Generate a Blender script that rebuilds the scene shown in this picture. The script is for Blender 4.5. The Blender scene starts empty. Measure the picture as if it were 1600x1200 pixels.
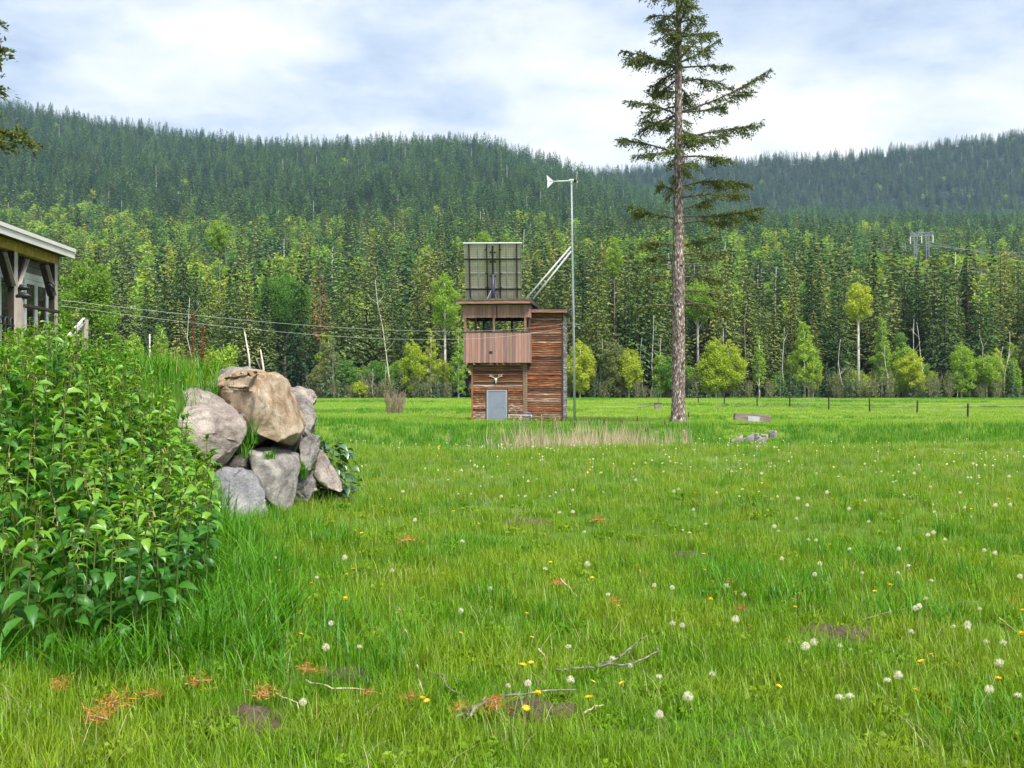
import bpy, bmesh, math, random
import numpy as np
from mathutils import Vector, Matrix, noise as mnoise

sc = bpy.context.scene
rng = np.random.default_rng(7)
random.seed(7)
R = math.radians
F = 1556.0                      # focal length in pixels of the 1600 px wide photograph
CAMZ = 1.6

# ------------------------------------------------------------------ camera
cam_data = bpy.data.cameras.new('camera')
cam = bpy.data.objects.new('camera', cam_data)
sc.collection.objects.link(cam)
cam.location = (0, 0, CAMZ)
cam.rotation_euler = (R(90), 0, 0)
cam_data.sensor_width = 36.0
cam_data.lens = 36.0 * F / 1600.0
cam_data.clip_start = 0.1
cam_data.clip_end = 8000
sc.camera = cam

# ------------------------------------------------------------------ sky and sun
SUN_EL, SUN_AZ = 56.0, 146.0     # azimuth from +Y (north) clockwise: high on the right
EXPOSURE = 1.2
SKY_WHITE = 0.495
world = bpy.data.worlds.new('World')
sc.world = world
world.use_nodes = True
wn, wl = world.node_tree.nodes, world.node_tree.links
wn.clear()
w_out = wn.new('ShaderNodeOutputWorld')
sky = wn.new('ShaderNodeTexSky')
sky.sky_type = 'NISHITA'
sky.sun_disc = False
sky.sun_elevation = R(SUN_EL)
sky.sun_rotation = R(SUN_AZ)
bg_sky = wn.new('ShaderNodeBackground')
bg_sky.inputs['Strength'].default_value = 0.06
wl.new(sky.outputs[0], bg_sky.inputs['Color'])
tc = wn.new('ShaderNodeTexCoord')
sep = wn.new('ShaderNodeSeparateXYZ')
wl.new(tc.outputs['Generated'], sep.inputs[0])
def wmath(op, a, b):
    n = wn.new('ShaderNodeMath'); n.operation = op
    for i, v in enumerate((a, b)):
        if isinstance(v, (int, float)): n.inputs[i].default_value = v
        else: wl.new(v, n.inputs[i])
    return n.outputs[0]
zc = wmath('ADD', wmath('MAXIMUM', sep.outputs['Z'], 0.0), 0.16)
cx = wmath('DIVIDE', sep.outputs['X'], zc)
cy = wmath('DIVIDE', sep.outputs['Y'], zc)
comb = wn.new('ShaderNodeCombineXYZ')
wl.new(cx, comb.inputs[0]); wl.new(cy, comb.inputs[1])
comb.inputs[2].default_value = 3.7
def wnoise(scale, detail, rough, off):
    mp = wn.new('ShaderNodeMapping'); mp.inputs['Location'].default_value = off
    wl.new(comb.outputs[0], mp.inputs['Vector'])
    n = wn.new('ShaderNodeTexNoise')
    n.inputs['Scale'].default_value = scale
    n.inputs['Detail'].default_value = detail
    n.inputs['Roughness'].default_value = rough
    n.inputs['Distortion'].default_value = 0.25
    wl.new(mp.outputs[0], n.inputs['Vector'])
    return n.outputs[0]
n1 = wnoise(0.9, 7, 0.55, (1.3, 0.4, 0))
n2 = wnoise(2.3, 5, 0.5, (4.1, 2.2, 0))
n3 = wnoise(6.5, 6, 0.6, (0.3, 7.1, 0))
nn = wmath('ADD', wmath('ADD', wmath('MULTIPLY', n1, 0.58), wmath('MULTIPLY', n2, 0.28)), wmath('MULTIPLY', n3, 0.14))
cr = wn.new('ShaderNodeValToRGB')
wl.new(nn, cr.inputs[0])
e = cr.color_ramp.elements
e[0].position = 0.39; e[0].color = (0.36, 0.47, 0.68, 1)
e[1].position = 0.60; e[1].color = (1.12, 1.10, 1.06, 1)
m = e.new(0.475); m.color = (0.66, 0.76, 0.92, 1)
m = e.new(0.53); m.color = (0.90, 0.95, 1.0, 1)
bg_cloud = wn.new('ShaderNodeBackground')
bg_cloud.inputs['Strength'].default_value = SKY_WHITE
wl.new(cr.outputs[0], bg_cloud.inputs['Color'])
mixw = wn.new('ShaderNodeMixShader')
mixw.inputs[0].default_value = 0.90
wl.new(bg_sky.outputs[0], mixw.inputs[1])
wl.new(bg_cloud.outputs[0], mixw.inputs[2])
wl.new(mixw.outputs[0], w_out.inputs['Surface'])

sun_data = bpy.data.lights.new('sun', 'SUN')
sun_data.energy = 3.4
sun_data.angle = R(18)
sun_data.color = (1.0, 0.95, 0.86)
sun = bpy.data.objects.new('sun', sun_data)
sc.collection.objects.link(sun)
sd = Vector((math.sin(R(SUN_AZ)) * math.cos(R(SUN_EL)), math.cos(R(SUN_AZ)) * math.cos(R(SUN_EL)), math.sin(R(SUN_EL))))
sun.rotation_euler = sd.to_track_quat('Z', 'Y').to_euler()

sc.view_settings.view_transform = 'Standard'
sc.view_settings.look = 'None'
sc.view_settings.gamma = 1.0
sc.view_settings.use_curve_mapping = False
sc.view_settings.exposure = EXPOSURE
sc.render.engine = 'CYCLES'
cy_ = sc.cycles
cy_.max_bounces = 5; cy_.diffuse_bounces = 3; cy_.glossy_bounces = 2
cy_.transmission_bounces = 3; cy_.transparent_max_bounces = 6; cy_.volume_bounces = 0
cy_.use_adaptive_sampling = True; cy_.adaptive_threshold = 0.02
cy_.use_denoising = True
cy_.caustics_reflective = False; cy_.caustics_refractive = False

# ------------------------------------------------------------------ helpers
def tag(o, label=None, cat=None, group=None, kind=None):
    if label: o['label'] = label
    if cat: o['category'] = cat
    if group: o['group'] = group
    if kind: o['kind'] = kind
    return o

def link(o, parent=None):
    sc.collection.objects.link(o)
    if parent is not None: o.parent = parent
    return o

def empty(name, loc=(0, 0, 0), rot=(0, 0, 0)):
    o = bpy.data.objects.new(name, None)
    o.empty_display_size = 0.2
    o.location = loc; o.rotation_euler = rot
    return link(o)

def np_mesh(name, V, Q, mats, smooth=False, mi=None):
    """mesh from an (n,3) array and an (m,3|4) face array"""
    V = np.asarray(V, dtype=np.float32); Q = np.asarray(Q, dtype=np.int32)
    me = bpy.data.meshes.new(name)
    k = Q.shape[1]
    me.vertices.add(len(V)); me.vertices.foreach_set('co', V.ravel())
    me.loops.add(Q.size); me.loops.foreach_set('vertex_index', Q.ravel())
    me.polygons.add(len(Q))
    me.polygons.foreach_set('loop_start', np.arange(0, Q.size, k, dtype=np.int32))
    me.polygons.foreach_set('use_smooth', np.full(len(Q), smooth))
    for m in (mats if isinstance(mats, (list, tuple)) else [mats]): me.materials.append(m)
    if mi is not None: me.polygons.foreach_set('material_index', np.asarray(mi, dtype=np.int32))
    me.update(calc_edges=True)
    return me

def obj(name, me, parent=None, loc=None, rot=None, scale=None):
    o = bpy.data.objects.new(name, me)
    if loc is not None: o.location = loc
    if rot is not None: o.rotation_euler = rot
    if scale is not None: o.scale = scale
    return link(o, parent)

class MB:
    """collects boxes, tubes and sheets into one mesh"""
    def __init__(s): s.v = []; s.f = []
    def add(s, vs, fs):
        b = len(s.v); s.v.extend([tuple(p) for p in vs]); s.f.extend([tuple(i + b for i in f) for f in fs]); return s
    def box(s, lo, hi, M=None):
        x0, y0, z0 = lo; x1, y1, z1 = hi
        vs = [(x0,y0,z0),(x1,y0,z0),(x1,y1,z0),(x0,y1,z0),(x0,y0,z1),(x1,y0,z1),(x1,y1,z1),(x0,y1,z1)]
        if M is not None: vs = [M @ Vector(p) for p in vs]
        return s.add(vs, [(0,3,2,1),(4,5,6,7),(0,1,5,4),(1,2,6,5),(2,3,7,6),(3,0,4,7)])
    def beam(s, a, b, w, h, up=(0, 0, 1)):
        a, b = Vector(a), Vector(b); d = (b - a).normalized()
        x = d.cross(Vector(up)); x = x.normalized() if x.length > 1e-5 else Vector((1, 0, 0))
        z = x.cross(d)
        vs = [p + x * sx * w / 2 + z * sz * h / 2 for p in (a, b) for sx, sz in ((-1,-1),(1,-1),(1,1),(-1,1))]
        return s.add(vs, [(0,1,2,3),(7,6,5,4),(0,4,5,1),(1,5,6,2),(2,6,7,3),(3,7,4,0)])
    def tube(s, pts, rad, n=8, caps=True):
        pts = [Vector(p) for p in pts]
        if not hasattr(rad, '__len__'): rad = [rad] * len(pts)
        rings = []; vs = []; fs = []
        prev = None
        for i, p in enumerate(pts):
            d = (pts[min(i + 1, len(pts) - 1)] - pts[max(i - 1, 0)])
            d = d.normalized() if d.length > 1e-9 else Vector((0, 0, 1))
            if prev is None:
                x = d.orthogonal().normalized()
            else:
                x = prev - d * prev.dot(d)
                x = x.normalized() if x.length > 1e-6 else d.orthogonal().normalized()
            prev = x; y = d.cross(x)
            for k in range(n):
                a = 2 * math.pi * k / n
                vs.append(p + (x * math.cos(a) + y * math.sin(a)) * rad[i])
        for i in range(len(pts) - 1):
            for k in range(n):
                k2 = (k + 1) % n
                fs.append((i*n+k, i*n+k2, (i+1)*n+k2, (i+1)*n+k))
        if caps:
            fs.append(tuple(range(n - 1, -1, -1))); fs.append(tuple((len(pts)-1)*n + k for k in range(n)))
        return s.add(vs, fs)
    def mesh(s, name, mats, smooth=False):
        me = bpy.data.meshes.new(name)
        me.from_pydata([tuple(p) for p in s.v], [], s.f)
        for m in (mats if isinstance(mats, (list, tuple)) else [mats]): me.materials.append(m)
        if smooth: me.polygons.foreach_set('use_smooth', [True] * len(me.polygons))
        me.update()
        return me
    def build(s, name, mats, parent=None, smooth=False, **k):
        return obj(name, s.mesh(name, mats, smooth), parent, **k)

def P(u, v, D):
    """the point at distance D along the view axis that stands at photo pixel (u, v)"""
    return Vector(((u - 800) / F * D, D, CAMZ - (v - 600) / F * D))

def sstep(a, b, x):
    t = np.clip((x - a) / (b - a), 0, 1); return t * t * (3 - 2 * t)

# ------------------------------------------------------------------ the lie of the land
def knoll(x, y):
    xe = np.interp(y, [0, 3, 4.5, 5.5, 7, 9, 11, 13, 15.5, 17, 19, 23, 30, 60, 90],
                   [-9, -6, -3.7, -2.7, -2.35, -2.75, -3.1, -3.2, -3.1, -3.7, -5, -8, -14, -45, -90])
    w = np.interp(y, [0, 8, 12, 17, 25], [2.4, 2.4, 1.1, 1.3, 4])
    return 1.68 * sstep(0, 1, (xe - x) / w) + 0.3 * sstep(2, 6, xe - x)

P_Y = [175, 200, 230, 300, 400, 520, 650, 800, 1000, 1250, 1500]
P_Z = [-0.9, -0.4, 1.5, 11, 31, 60, 84, 118, 180, 262, 352]
A_U = [-900, -300, 0, 180, 300, 400, 500, 600, 700, 760, 820, 870, 920, 1000, 1100, 1200, 1600, 2600]
A_V = [120, 140, 176, 207, 226, 236, 238, 235, 232, 237, 251, 268, 284, 312, 334, 346, 352, 340]
B_U = [-900, 300, 700, 850, 940, 1000, 1100, 1200, 1290, 1400, 1500, 1600, 2600]
B_V = [420, 400, 330, 295, 274, 272, 266, 255, 257, 242, 231, 219, 170]
YA, YB0, YB = 1500.0, 1150.0, 2000.0
def ground(x, y):
    x = np.asarray(x, dtype=float); y = np.asarray(y, dtype=float)
    g = np.interp(y, [-40, 8, 20, 29, 31, 36, 42, 50, 56, 60, 175], [0.1, 0, -0.15, -0.36, -0.42, -1.15, -1.2, -0.62, -0.62, -0.70, -0.9])
    g = g + 0.32 * sstep(-3, -9, x) * sstep(40, 52, y) * sstep(75, 60, y)
    amp = sstep(4, 12, y) * sstep(200, 120, y)
    g = g + amp * 0.05 * (np.sin(x * 0.61 + y * 0.37) + np.sin(x * 0.23 - y * 0.51 + 1.7)) + 0.015 * np.sin(x * 2.1 + 0.4) * np.sin(y * 1.7)
    g = g + knoll(x, y)
    u = 800 + F * x / np.maximum(y, 1.0)
    p = np.interp(y, P_Y, P_Z)
    za = np.interp(u, A_U, A_V)
    ridge = CAMZ + (600 - za) / F * YA
    s = 1 + (ridge / 352.0 - 1) * sstep(260, YA, y)
    hA = p * s - np.maximum(y - YA, 0) * 0.25
    zb = np.interp(u, B_U, B_V)
    ridgeb = CAMZ + (600 - zb) / F * YB
    hB = -60 + (ridgeb + 60) * np.clip((y - YB0) / (YB - YB0), 0, 1) ** 0.9 - np.maximum(y - YB, 0) * 0.2
    h = np.maximum(hA, np.where(y > YB0, hB, -99))
    h = h + sstep(240, 500, y) * (4.0 * np.sin(x * 0.021 + 1) * np.sin(y * 0.017) + 2.0 * np.sin(x * 0.05 - y * 0.031))
    return np.where(y > 175, h, g)
def gz(x, y): return float(ground(np.array([x]), np.array([y]))[0])
def on_ground(u, D):
    x = (u - 800) / F * D
    return Vector((x, D, gz(x, D)))
def ground_pixel(u, v, lift=0.0):
    """distance at which the pixel (u, v) meets the ground raised by lift"""
    D = np.concatenate([np.arange(2.5, 60, 0.02), np.arange(60, 200, 0.2)])
    x = (u - 800) / F * D
    vv = 600 + (CAMZ - (ground(x, D) + lift)) / D * F
    k = np.nonzero(vv <= v)[0]
    return float(D[k[0]]) if len(k) else 150.0

# ------------------------------------------------------------------ materials
def new_mat(name):
    m = bpy.data.materials.new(name); m.use_nodes = True
    nt = m.node_tree; nt.nodes.clear()
    return m, nt, nt.nodes, nt.links

def rgb(c): return (c[0], c[1], c[2], 1.0)

def ramp(nt, fac, stops):
    n = nt.nodes.new('ShaderNodeValToRGB')
    el = n.color_ramp.elements
    while len(el) > 1: el.remove(el[-1])
    el[0].position = stops[0][0]; el[0].color = rgb(stops[0][1])
    for p, c in stops[1:]:
        k = el.new(p); k.color = rgb(c)
    nt.links.new(fac, n.inputs[0])
    return n.outputs[0]

def noise_tex(nt, scale=5, detail=4, rough=0.55, vec=None, stretch=None, coord='Object', dist=0.0):
    t = nt.nodes.new('ShaderNodeTexNoise')
    t.inputs['Scale'].default_value = scale; t.inputs['Detail'].default_value = detail
    t.inputs['Roughness'].default_value = rough; t.inputs['Distortion'].default_value = dist
    if vec is None:
        c = nt.nodes.new('ShaderNodeTexCoord'); vec = c.outputs[coord]
    if stretch is not None:
        mp = nt.nodes.new('ShaderNodeMapping'); mp.inputs['Scale'].default_value = stretch
        nt.links.new(vec, mp.inputs['Vector']); vec = mp.outputs[0]
    nt.links.new(vec, t.inputs['Vector'])
    return t.outputs[0]

def mix_rgb(nt, fac, a, b, mode='MIX'):
    n = nt.nodes.new('ShaderNodeMix'); n.data_type = 'RGBA'; n.blend_type = mode
    for s, v in ((n.inputs[0], fac), (n.inputs[6], a), (n.inputs[7], b)):
        if hasattr(v, 'is_linked') or hasattr(v, 'links'): nt.links.new(v, s)
        elif isinstance(v, (int, float)): s.default_value = v
        else: s.default_value = rgb(v)
    return n.outputs[2]

def mth(nt, op, a, b=0.0):
    n = nt.nodes.new('ShaderNodeMath'); n.operation = op
    for i, v in enumerate((a, b)):
        if isinstance(v, (int, float)): n.inputs[i].default_value = v
        else: nt.links.new(v, n.inputs[i])
    return n.outputs[0]

def surf(name, stops, scale=6, detail=5, rough=0.8, stretch=None, bump=0.0, bscale=None, metallic=0.0, spec=0.3, dist=0.0, vary=0.0, use_color=False, coord='Object'):
    """noise coloured surface; vary: brightness change per object; use_color: multiply by the object's own colour"""
    m, nt, N, L = new_mat(name)
    out = N.new('ShaderNodeOutputMaterial'); b = N.new('ShaderNodeBsdfPrincipled')
    L.new(b.outputs[0], out.inputs[0])
    b.inputs['Roughness'].default_value = rough; b.inputs['Metallic'].default_value = metallic
    b.inputs['Specular IOR Level'].default_value = spec
    vec = None
    if vary or use_color:
        oi = N.new('ShaderNodeObjectInfo')
        c = N.new('ShaderNodeTexCoord')
        va = N.new('ShaderNodeVectorMath'); va.operation = 'ADD'
        sc_ = mth(nt, 'MULTIPLY', oi.outputs['Random'], 37.0)
        L.new(c.outputs[coord], va.inputs[0]); L.new(sc_, va.inputs[1])
        vec = va.outputs[0]
    f = noise_tex(nt, scale, detail, 0.6, vec, stretch, coord, dist)
    col = ramp(nt, f, stops)
    if use_color: col = mix_rgb(nt, 1.0, col, oi.outputs['Color'], 'MULTIPLY')
    if vary:
        k = mth(nt, 'ADD', mth(nt, 'MULTIPLY', oi.outputs['Random'], vary), 1 - vary / 2)
        cc = N.new('ShaderNodeCombineColor')
        for i in range(3): L.new(k, cc.inputs[i])
        col = mix_rgb(nt, 1.0, col, cc.outputs[0], 'MULTIPLY')
    L.new(col, b.inputs['Base Color'])
    if bump:
        bn = N.new('ShaderNodeBump'); bn.inputs['Strength'].default_value = bump; bn.inputs['Distance'].default_value = 0.02
        f2 = noise_tex(nt, bscale or scale * 3, 6, 0.65, vec, stretch, coord)
        L.new(f2, bn.inputs['Height']); L.new(bn.outputs[0], b.inputs['Normal'])
    return m

def foliage(name, a, b, trans=0.35, spread=0.5, gloss=0.0, patch=None):
    """leaf material: colour between a and b per plant, brightness per leaf"""
    m, nt, N, L = new_mat(name)
    out = N.new('ShaderNodeOutputMaterial')
    oi = N.new('ShaderNodeObjectInfo'); ge = N.new('ShaderNodeNewGeometry')
    col = mix_rgb(nt, oi.outputs['Random'], a, b)
    if patch:
        f = noise_tex(nt, patch[0], 3, 0.55, coord='Object', vec=ge.outputs['Position'])
        fr = ramp(nt, f, [(0.36, (0, 0, 0)), (0.64, (1, 1, 1))])
        col = mix_rgb(nt, fr, col, patch[1])
    k = mth(nt, 'ADD', mth(nt, 'MULTIPLY', ge.outputs['Random Per Island'], spread), 1 - spread / 2)
    cc = N.new('ShaderNodeCombineColor')
    for i in range(3): L.new(k, cc.inputs[i])
    col = mix_rgb(nt, 1.0, col, cc.outputs[0], 'MULTIPLY')
    d = N.new('ShaderNodeBsdfDiffuse'); L.new(col, d.inputs[0])
    t = N.new('ShaderNodeBsdfTranslucent')
    tcol = mix_rgb(nt, 1.0, col, (1.25, 1.15, 0.55), 'MULTIPLY')
    L.new(tcol, t.inputs[0])
    mx = N.new('ShaderNodeMixShader'); mx.inputs[0].default_value = trans
    L.new(d.outputs[0], mx.inputs[1]); L.new(t.outputs[0], mx.inputs[2])
    res = mx.outputs[0]
    if gloss:
        g = N.new('ShaderNodeBsdfGlossy'); g.inputs['Roughness'].default_value = 0.42
        g.inputs[0].default_value = (0.85, 0.95, 1, 1)
        m2 = N.new('ShaderNodeMixShader'); m2.inputs[0].default_value = gloss
        L.new(res, m2.inputs[1]); L.new(g.outputs[0], m2.inputs[2]); res = m2.outputs[0]
    L.new(res, out.inputs[0])
    return m

def plain(name, c, rough=0.6, metallic=0.0, spec=0.4):
    return surf(name, [(0.3, [v * 0.88 for v in c]), (0.7, [min(1, v * 1.1) for v in c])], 9, 4, rough, metallic=metallic, spec=spec)

M = {}
M['spruce'] = foliage('spruce_needles', (0.028, 0.066, 0.028), (0.090, 0.150, 0.054), 0.14, 0.3)
M['olive'] = foliage('larch_needles', (0.130, 0.185, 0.052), (0.300, 0.320, 0.105), 0.2, 0.3)
M['pine'] = foliage('fir_needles', (0.052, 0.112, 0.038), (0.155, 0.215, 0.070), 0.16, 0.3)
M['young'] = foliage('young_spruce_needles', (0.080, 0.155, 0.085), (0.120, 0.185, 0.090), 0.25, 0.6)
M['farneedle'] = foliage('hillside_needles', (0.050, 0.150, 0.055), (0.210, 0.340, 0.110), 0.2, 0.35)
M['hazefir'] = foliage('haze_blue_needles', (0.045, 0.110, 0.080), (0.140, 0.220, 0.130), 0.2, 0.35)  # distant haze put into the needle colour as a bluer green
M['deadneedle'] = foliage('dead_needles', (0.20, 0.095, 0.05), (0.26, 0.12, 0.06), 0.2, 0.6)
M['aspen'] = foliage('aspen_leaves', (0.220, 0.380, 0.060), (0.330, 0.470, 0.080), 0.42, 0.5)
M['birch'] = foliage('birch_leaves', (0.340, 0.450, 0.050), (0.430, 0.510, 0.070), 0.42, 0.5)
M['poplar'] = foliage('poplar_leaves', (0.130, 0.270, 0.060), (0.170, 0.310, 0.080), 0.42, 0.5)
M['leafgreen'] = foliage('broad_leaves', (0.170, 0.300, 0.045), (0.175, 0.305, 0.047), 0.4, 0.55)
M['willow'] = foliage('willow_leaves', (0.170, 0.215, 0.090), (0.280, 0.300, 0.140), 0.4, 0.6)
M['bigfir'] = foliage('old_fir_needles', (0.110, 0.140, 0.045), (0.112, 0.142, 0.046), 0.25, 0.8)
M['whitebark'] = surf('birch_bark', [(0.35, (0.20, 0.19, 0.17)), (0.5, (0.55, 0.53, 0.49)), (0.7, (0.66, 0.64, 0.6))], 3, 4, 0.8, stretch=(1, 1, 0.5))
M['greybark'] = surf('grey_bark', [(0.3, (0.10, 0.085, 0.07)), (0.7, (0.27, 0.24, 0.21))], 2.5, 5, 0.9, stretch=(2, 2, 0.4))
M['brownbark'] = surf('fir_bark', [(0.36, (0.045, 0.034, 0.030)), (0.49, (0.15, 0.110, 0.098)), (0.57, (0.26, 0.205, 0.185)), (0.63, (0.58, 0.53, 0.50))], 9, 6, 0.95, stretch=(1.5, 1.5, 0.55), bump=1.0, bscale=9)
M['twig'] = surf('dark_twigs', [(0.3, (0.05, 0.042, 0.036)), (0.7, (0.15, 0.125, 0.105))], 8, 4, 0.9)

M['conbark'] = surf('conifer_bark', [(0.3, (0.035, 0.028, 0.024)), (0.7, (0.10, 0.082, 0.070))], 2.5, 5, 0.9, stretch=(2, 2, 0.4))
# ------------------------------------------------------------------ the ground
def land_material():
    m, nt, N, L = new_mat('meadow_soil')
    out = N.new('ShaderNodeOutputMaterial'); b = N.new('ShaderNodeBsdfPrincipled'); L.new(b.outputs[0], out.inputs[0])
    b.inputs['Roughness'].default_value = 0.95; b.inputs['Specular IOR Level'].default_value = 0.1
    ge = N.new('ShaderNodeNewGeometry')
    f = noise_tex(nt, 0.35, 6, 0.6, ge.outputs['Position'])
    near = ramp(nt, f, [(0.30, (0.045, 0.090, 0.012)), (0.55, (0.075, 0.145, 0.018)), (0.72, (0.120, 0.170, 0.030))])
    g = noise_tex(nt, 7, 5, 0.6, ge.outputs['Position'])
    soil = ramp(nt, g, [(0.55, (0, 0, 0)), (0.72, (1, 1, 1))])
    near = mix_rgb(nt, soil, near, (0.060, 0.045, 0.028))
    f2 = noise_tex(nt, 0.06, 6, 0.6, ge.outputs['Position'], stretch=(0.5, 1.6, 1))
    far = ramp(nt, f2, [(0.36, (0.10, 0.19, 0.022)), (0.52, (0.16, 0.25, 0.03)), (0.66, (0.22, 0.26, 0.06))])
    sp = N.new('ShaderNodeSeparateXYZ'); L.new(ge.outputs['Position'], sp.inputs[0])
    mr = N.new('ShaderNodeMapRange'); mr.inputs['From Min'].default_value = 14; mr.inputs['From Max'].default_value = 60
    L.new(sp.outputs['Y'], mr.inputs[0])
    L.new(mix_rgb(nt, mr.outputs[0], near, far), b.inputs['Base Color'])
    bn = N.new('ShaderNodeBump'); bn.inputs['Strength'].default_value = 0.6; bn.inputs['Distance'].default_value = 0.03
    L.new(g, bn.inputs['Height']); L.new(bn.outputs[0], b.inputs['Normal'])
    return m

def sheet(name, ys, aa, mat):
    A, Y = np.meshgrid(aa, ys)
    X = A * (np.maximum(Y, 0) + 25)
    V = np.stack([X, Y, ground(X, Y)], -1).reshape(-1, 3)
    nx = len(aa); i = np.arange((len(ys) - 1) * nx).reshape(len(ys) - 1, nx)[:, :-1].ravel()
    Q = np.stack([i, i + 1, i + nx + 1, i + nx], -1)
    return obj(name, np_mesh(name, V, Q, mat, True))
YG = 176.0
ys = np.concatenate([np.linspace(-30, 2, 20, endpoint=False), np.linspace(2, 24, 170, endpoint=False), np.linspace(24, 64, 110, endpoint=False), np.linspace(64, YG, 60)])
tag(sheet('ground', ys, np.linspace(-0.95, 0.95, 260), land_material()), kind='structure')
hill_mat = surf('forest_floor', [(0.35, (0.014, 0.026, 0.014)), (0.65, (0.030, 0.048, 0.024))], 0.05, 5, 0.95, coord='Object')
ys2 = np.concatenate([[YG], np.linspace(180, 500, 60), np.linspace(510, 2100, 110), np.linspace(2120, 2900, 12)])
tag(sheet('hillside', ys2, np.linspace(-0.95, 0.95, 200), hill_mat), kind='structure')

# ------------------------------------------------------------------ tree meshes
def diamonds(C, D, S, ln, wd):
    """pointed leaf quads: centres C, unit length directions D, unit side directions S, lengths ln, widths wd"""
    ln = np.asarray(ln)[:, None]; wd = np.asarray(wd)[:, None]
    V = np.stack([C - D * ln / 2, C + S * wd / 2 - D * ln * 0.08, C + D * ln / 2, C - S * wd / 2 - D * ln * 0.08], 1).reshape(-1, 3)
    return V, np.arange(len(V)).reshape(-1, 4)
def unit(v): return v / np.maximum(np.linalg.norm(v, axis=-1, keepdims=True), 1e-9)

def conifer_crown(H, rad, base, gap, nb, nq, seed, droop=0.35, lw=(0.9, 0.4), ragged=0.25, power=0.8):
    r = np.random.default_rng(seed)
    zs = np.arange(base * H, H * 0.985, gap)
    C = []; D = []; S = []; ln = []; wd = []
    for z in zs:
        t = (z - base * H) / (H * (1 - base))
        prof = (1 - t) ** power * min(1.0, 0.45 + t * 4)
        k = max(3, int(round(nb * (0.55 + 0.45 * (1 - t)))))
        az = r.uniform(0, 2 * math.pi) + np.arange(k) * 2 * math.pi / k + r.normal(0, 0.25, k)
        for a in az:
            L_ = rad * prof * (1 + r.normal(0, ragged)) + 0.12
            if L_ < 0.1: continue
            n = max(1, int(round(nq * (0.4 + 0.6 * L_ / rad))))
            s = np.sqrt(r.uniform(0.06, 1.0, n))
            out = np.array([math.cos(a), math.sin(a), 0]); side = np.array([-math.sin(a), math.cos(a), 0])
            zz = r.normal(0, gap * 0.13)
            c = np.outer(s * L_, out) + np.outer(r.normal(0, 0.16, n) * s * L_, side)
            c[:, 2] += z + zz - droop * L_ * s ** 1.4 + r.normal(0, 0.06, n)
            d = out + side * r.normal(0, 0.75, n)[:, None]; d[:, 2] -= r.uniform(0.05, 0.9, n)
            sd_ = np.cross(d, np.array([0, 0, 1.0])) + r.normal(0, 0.35, (n, 3))
            C.append(c); D.append(unit(d)); S.append(unit(sd_))
            q = 0.6 + 0.5 * (1 - t)
            ln.append(lw[0] * q * r.uniform(0.6, 1.3, n)); wd.append(lw[1] * q * r.uniform(0.6, 1.3, n))
    C.append(np.array([[0, 0, H - 0.3]])); D.append(np.array([[0, 0, 1.0]])); S.append(np.array([[1.0, 0, 0]])); ln.append([1.1]); wd.append([0.2])
    return diamonds(np.concatenate(C), np.concatenate(D), np.concatenate(S), np.concatenate(ln), np.concatenate(wd))

def trunk_mesh(name, H, r0, mat, seed=0, bend=0.0, n=6, stubs=0):
    r = np.random.default_rng(seed); mb = MB()
    k = 7; ph = r.uniform(0, 6)
    pts = [(bend * math.sin(i / k * 3 + ph) - bend * math.sin(ph), bend * math.cos(i / k * 2.3 + ph) - bend * math.cos(ph), H * i / (k - 1)) for i in range(k)]
    mb.tube(pts, [r0 * (1 - 0.9 * i / (k - 1)) * (1.25 if i == 0 else 1) for i in range(k)], n)
    for _ in range(stubs):
        z = r.uniform(0.1, 0.8) * H; a = r.uniform(0, 6.28); l = r.uniform(0.5, 1.6)
        mb.tube([(0, 0, z), (math.cos(a) * l * .5, math.sin(a) * l * .5, z + .1 * l), (math.cos(a) * l, math.sin(a) * l, z - r.uniform(-.2, .3) * l)], [0.05, 0.035, 0.012], 4, False)
    return mb.mesh(name, mat, True)

def leaf_cloud(lobes, per, size, seed, flat=0.55, shell=0.55):
    """leaves through a set of ellipsoids (centre, radii)"""
    r = np.random.default_rng(seed); C = []
    for (c, rr) in lobes:
        n = max(6, int(per * rr[0] * rr[1]))
        d = unit(r.normal(0, 1, (n, 3))); q = (shell + (1 - shell) * r.uniform(0, 1, n)) * r.uniform(0.72, 1.12, n)
        C.append(np.array(c) + d * q[:, None] * np.array(rr))
    C = np.concatenate(C); n = len(C)
    D = unit(r.normal(0, 1, (n, 3)) * np.array([1, 1, 0.7]) + np.array([0, 0, -0.15])); S = unit(np.cross(D, r.normal(0, 1, (n, 3))))
    return diamonds(C, D, S, size * r.uniform(0.6, 1.4, n), size * 0.75 * r.uniform(0.6, 1.4, n))

def crown_lobes(w, h, z0, seed, n=16, fill=0.5, column=False):
    r = np.random.default_rng(seed); out = []
    for i in range(n):
        t = (i + 0.5) / n
        z = z0 + h * t
        prof = math.sqrt(max(0.05, 1 - (2 * t - 0.9) ** 2)) if not column else (0.55 + 0.45 * math.sin(math.pi * min(1, t * 1.1 + 0.1)))
        rr = w / 2 * prof * fill
        a = i * 2.4 + r.uniform(-.5, .5); q = w / 2 * prof * (1 - fill) * r.uniform(0.5, 1.15)
        s = r.uniform(0.75, 1.25)
        out.append(((math.cos(a) * q, math.sin(a) * q, z), (rr * s, rr * s, min(rr, h / 3) * s * 0.8)))
    return out

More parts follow.
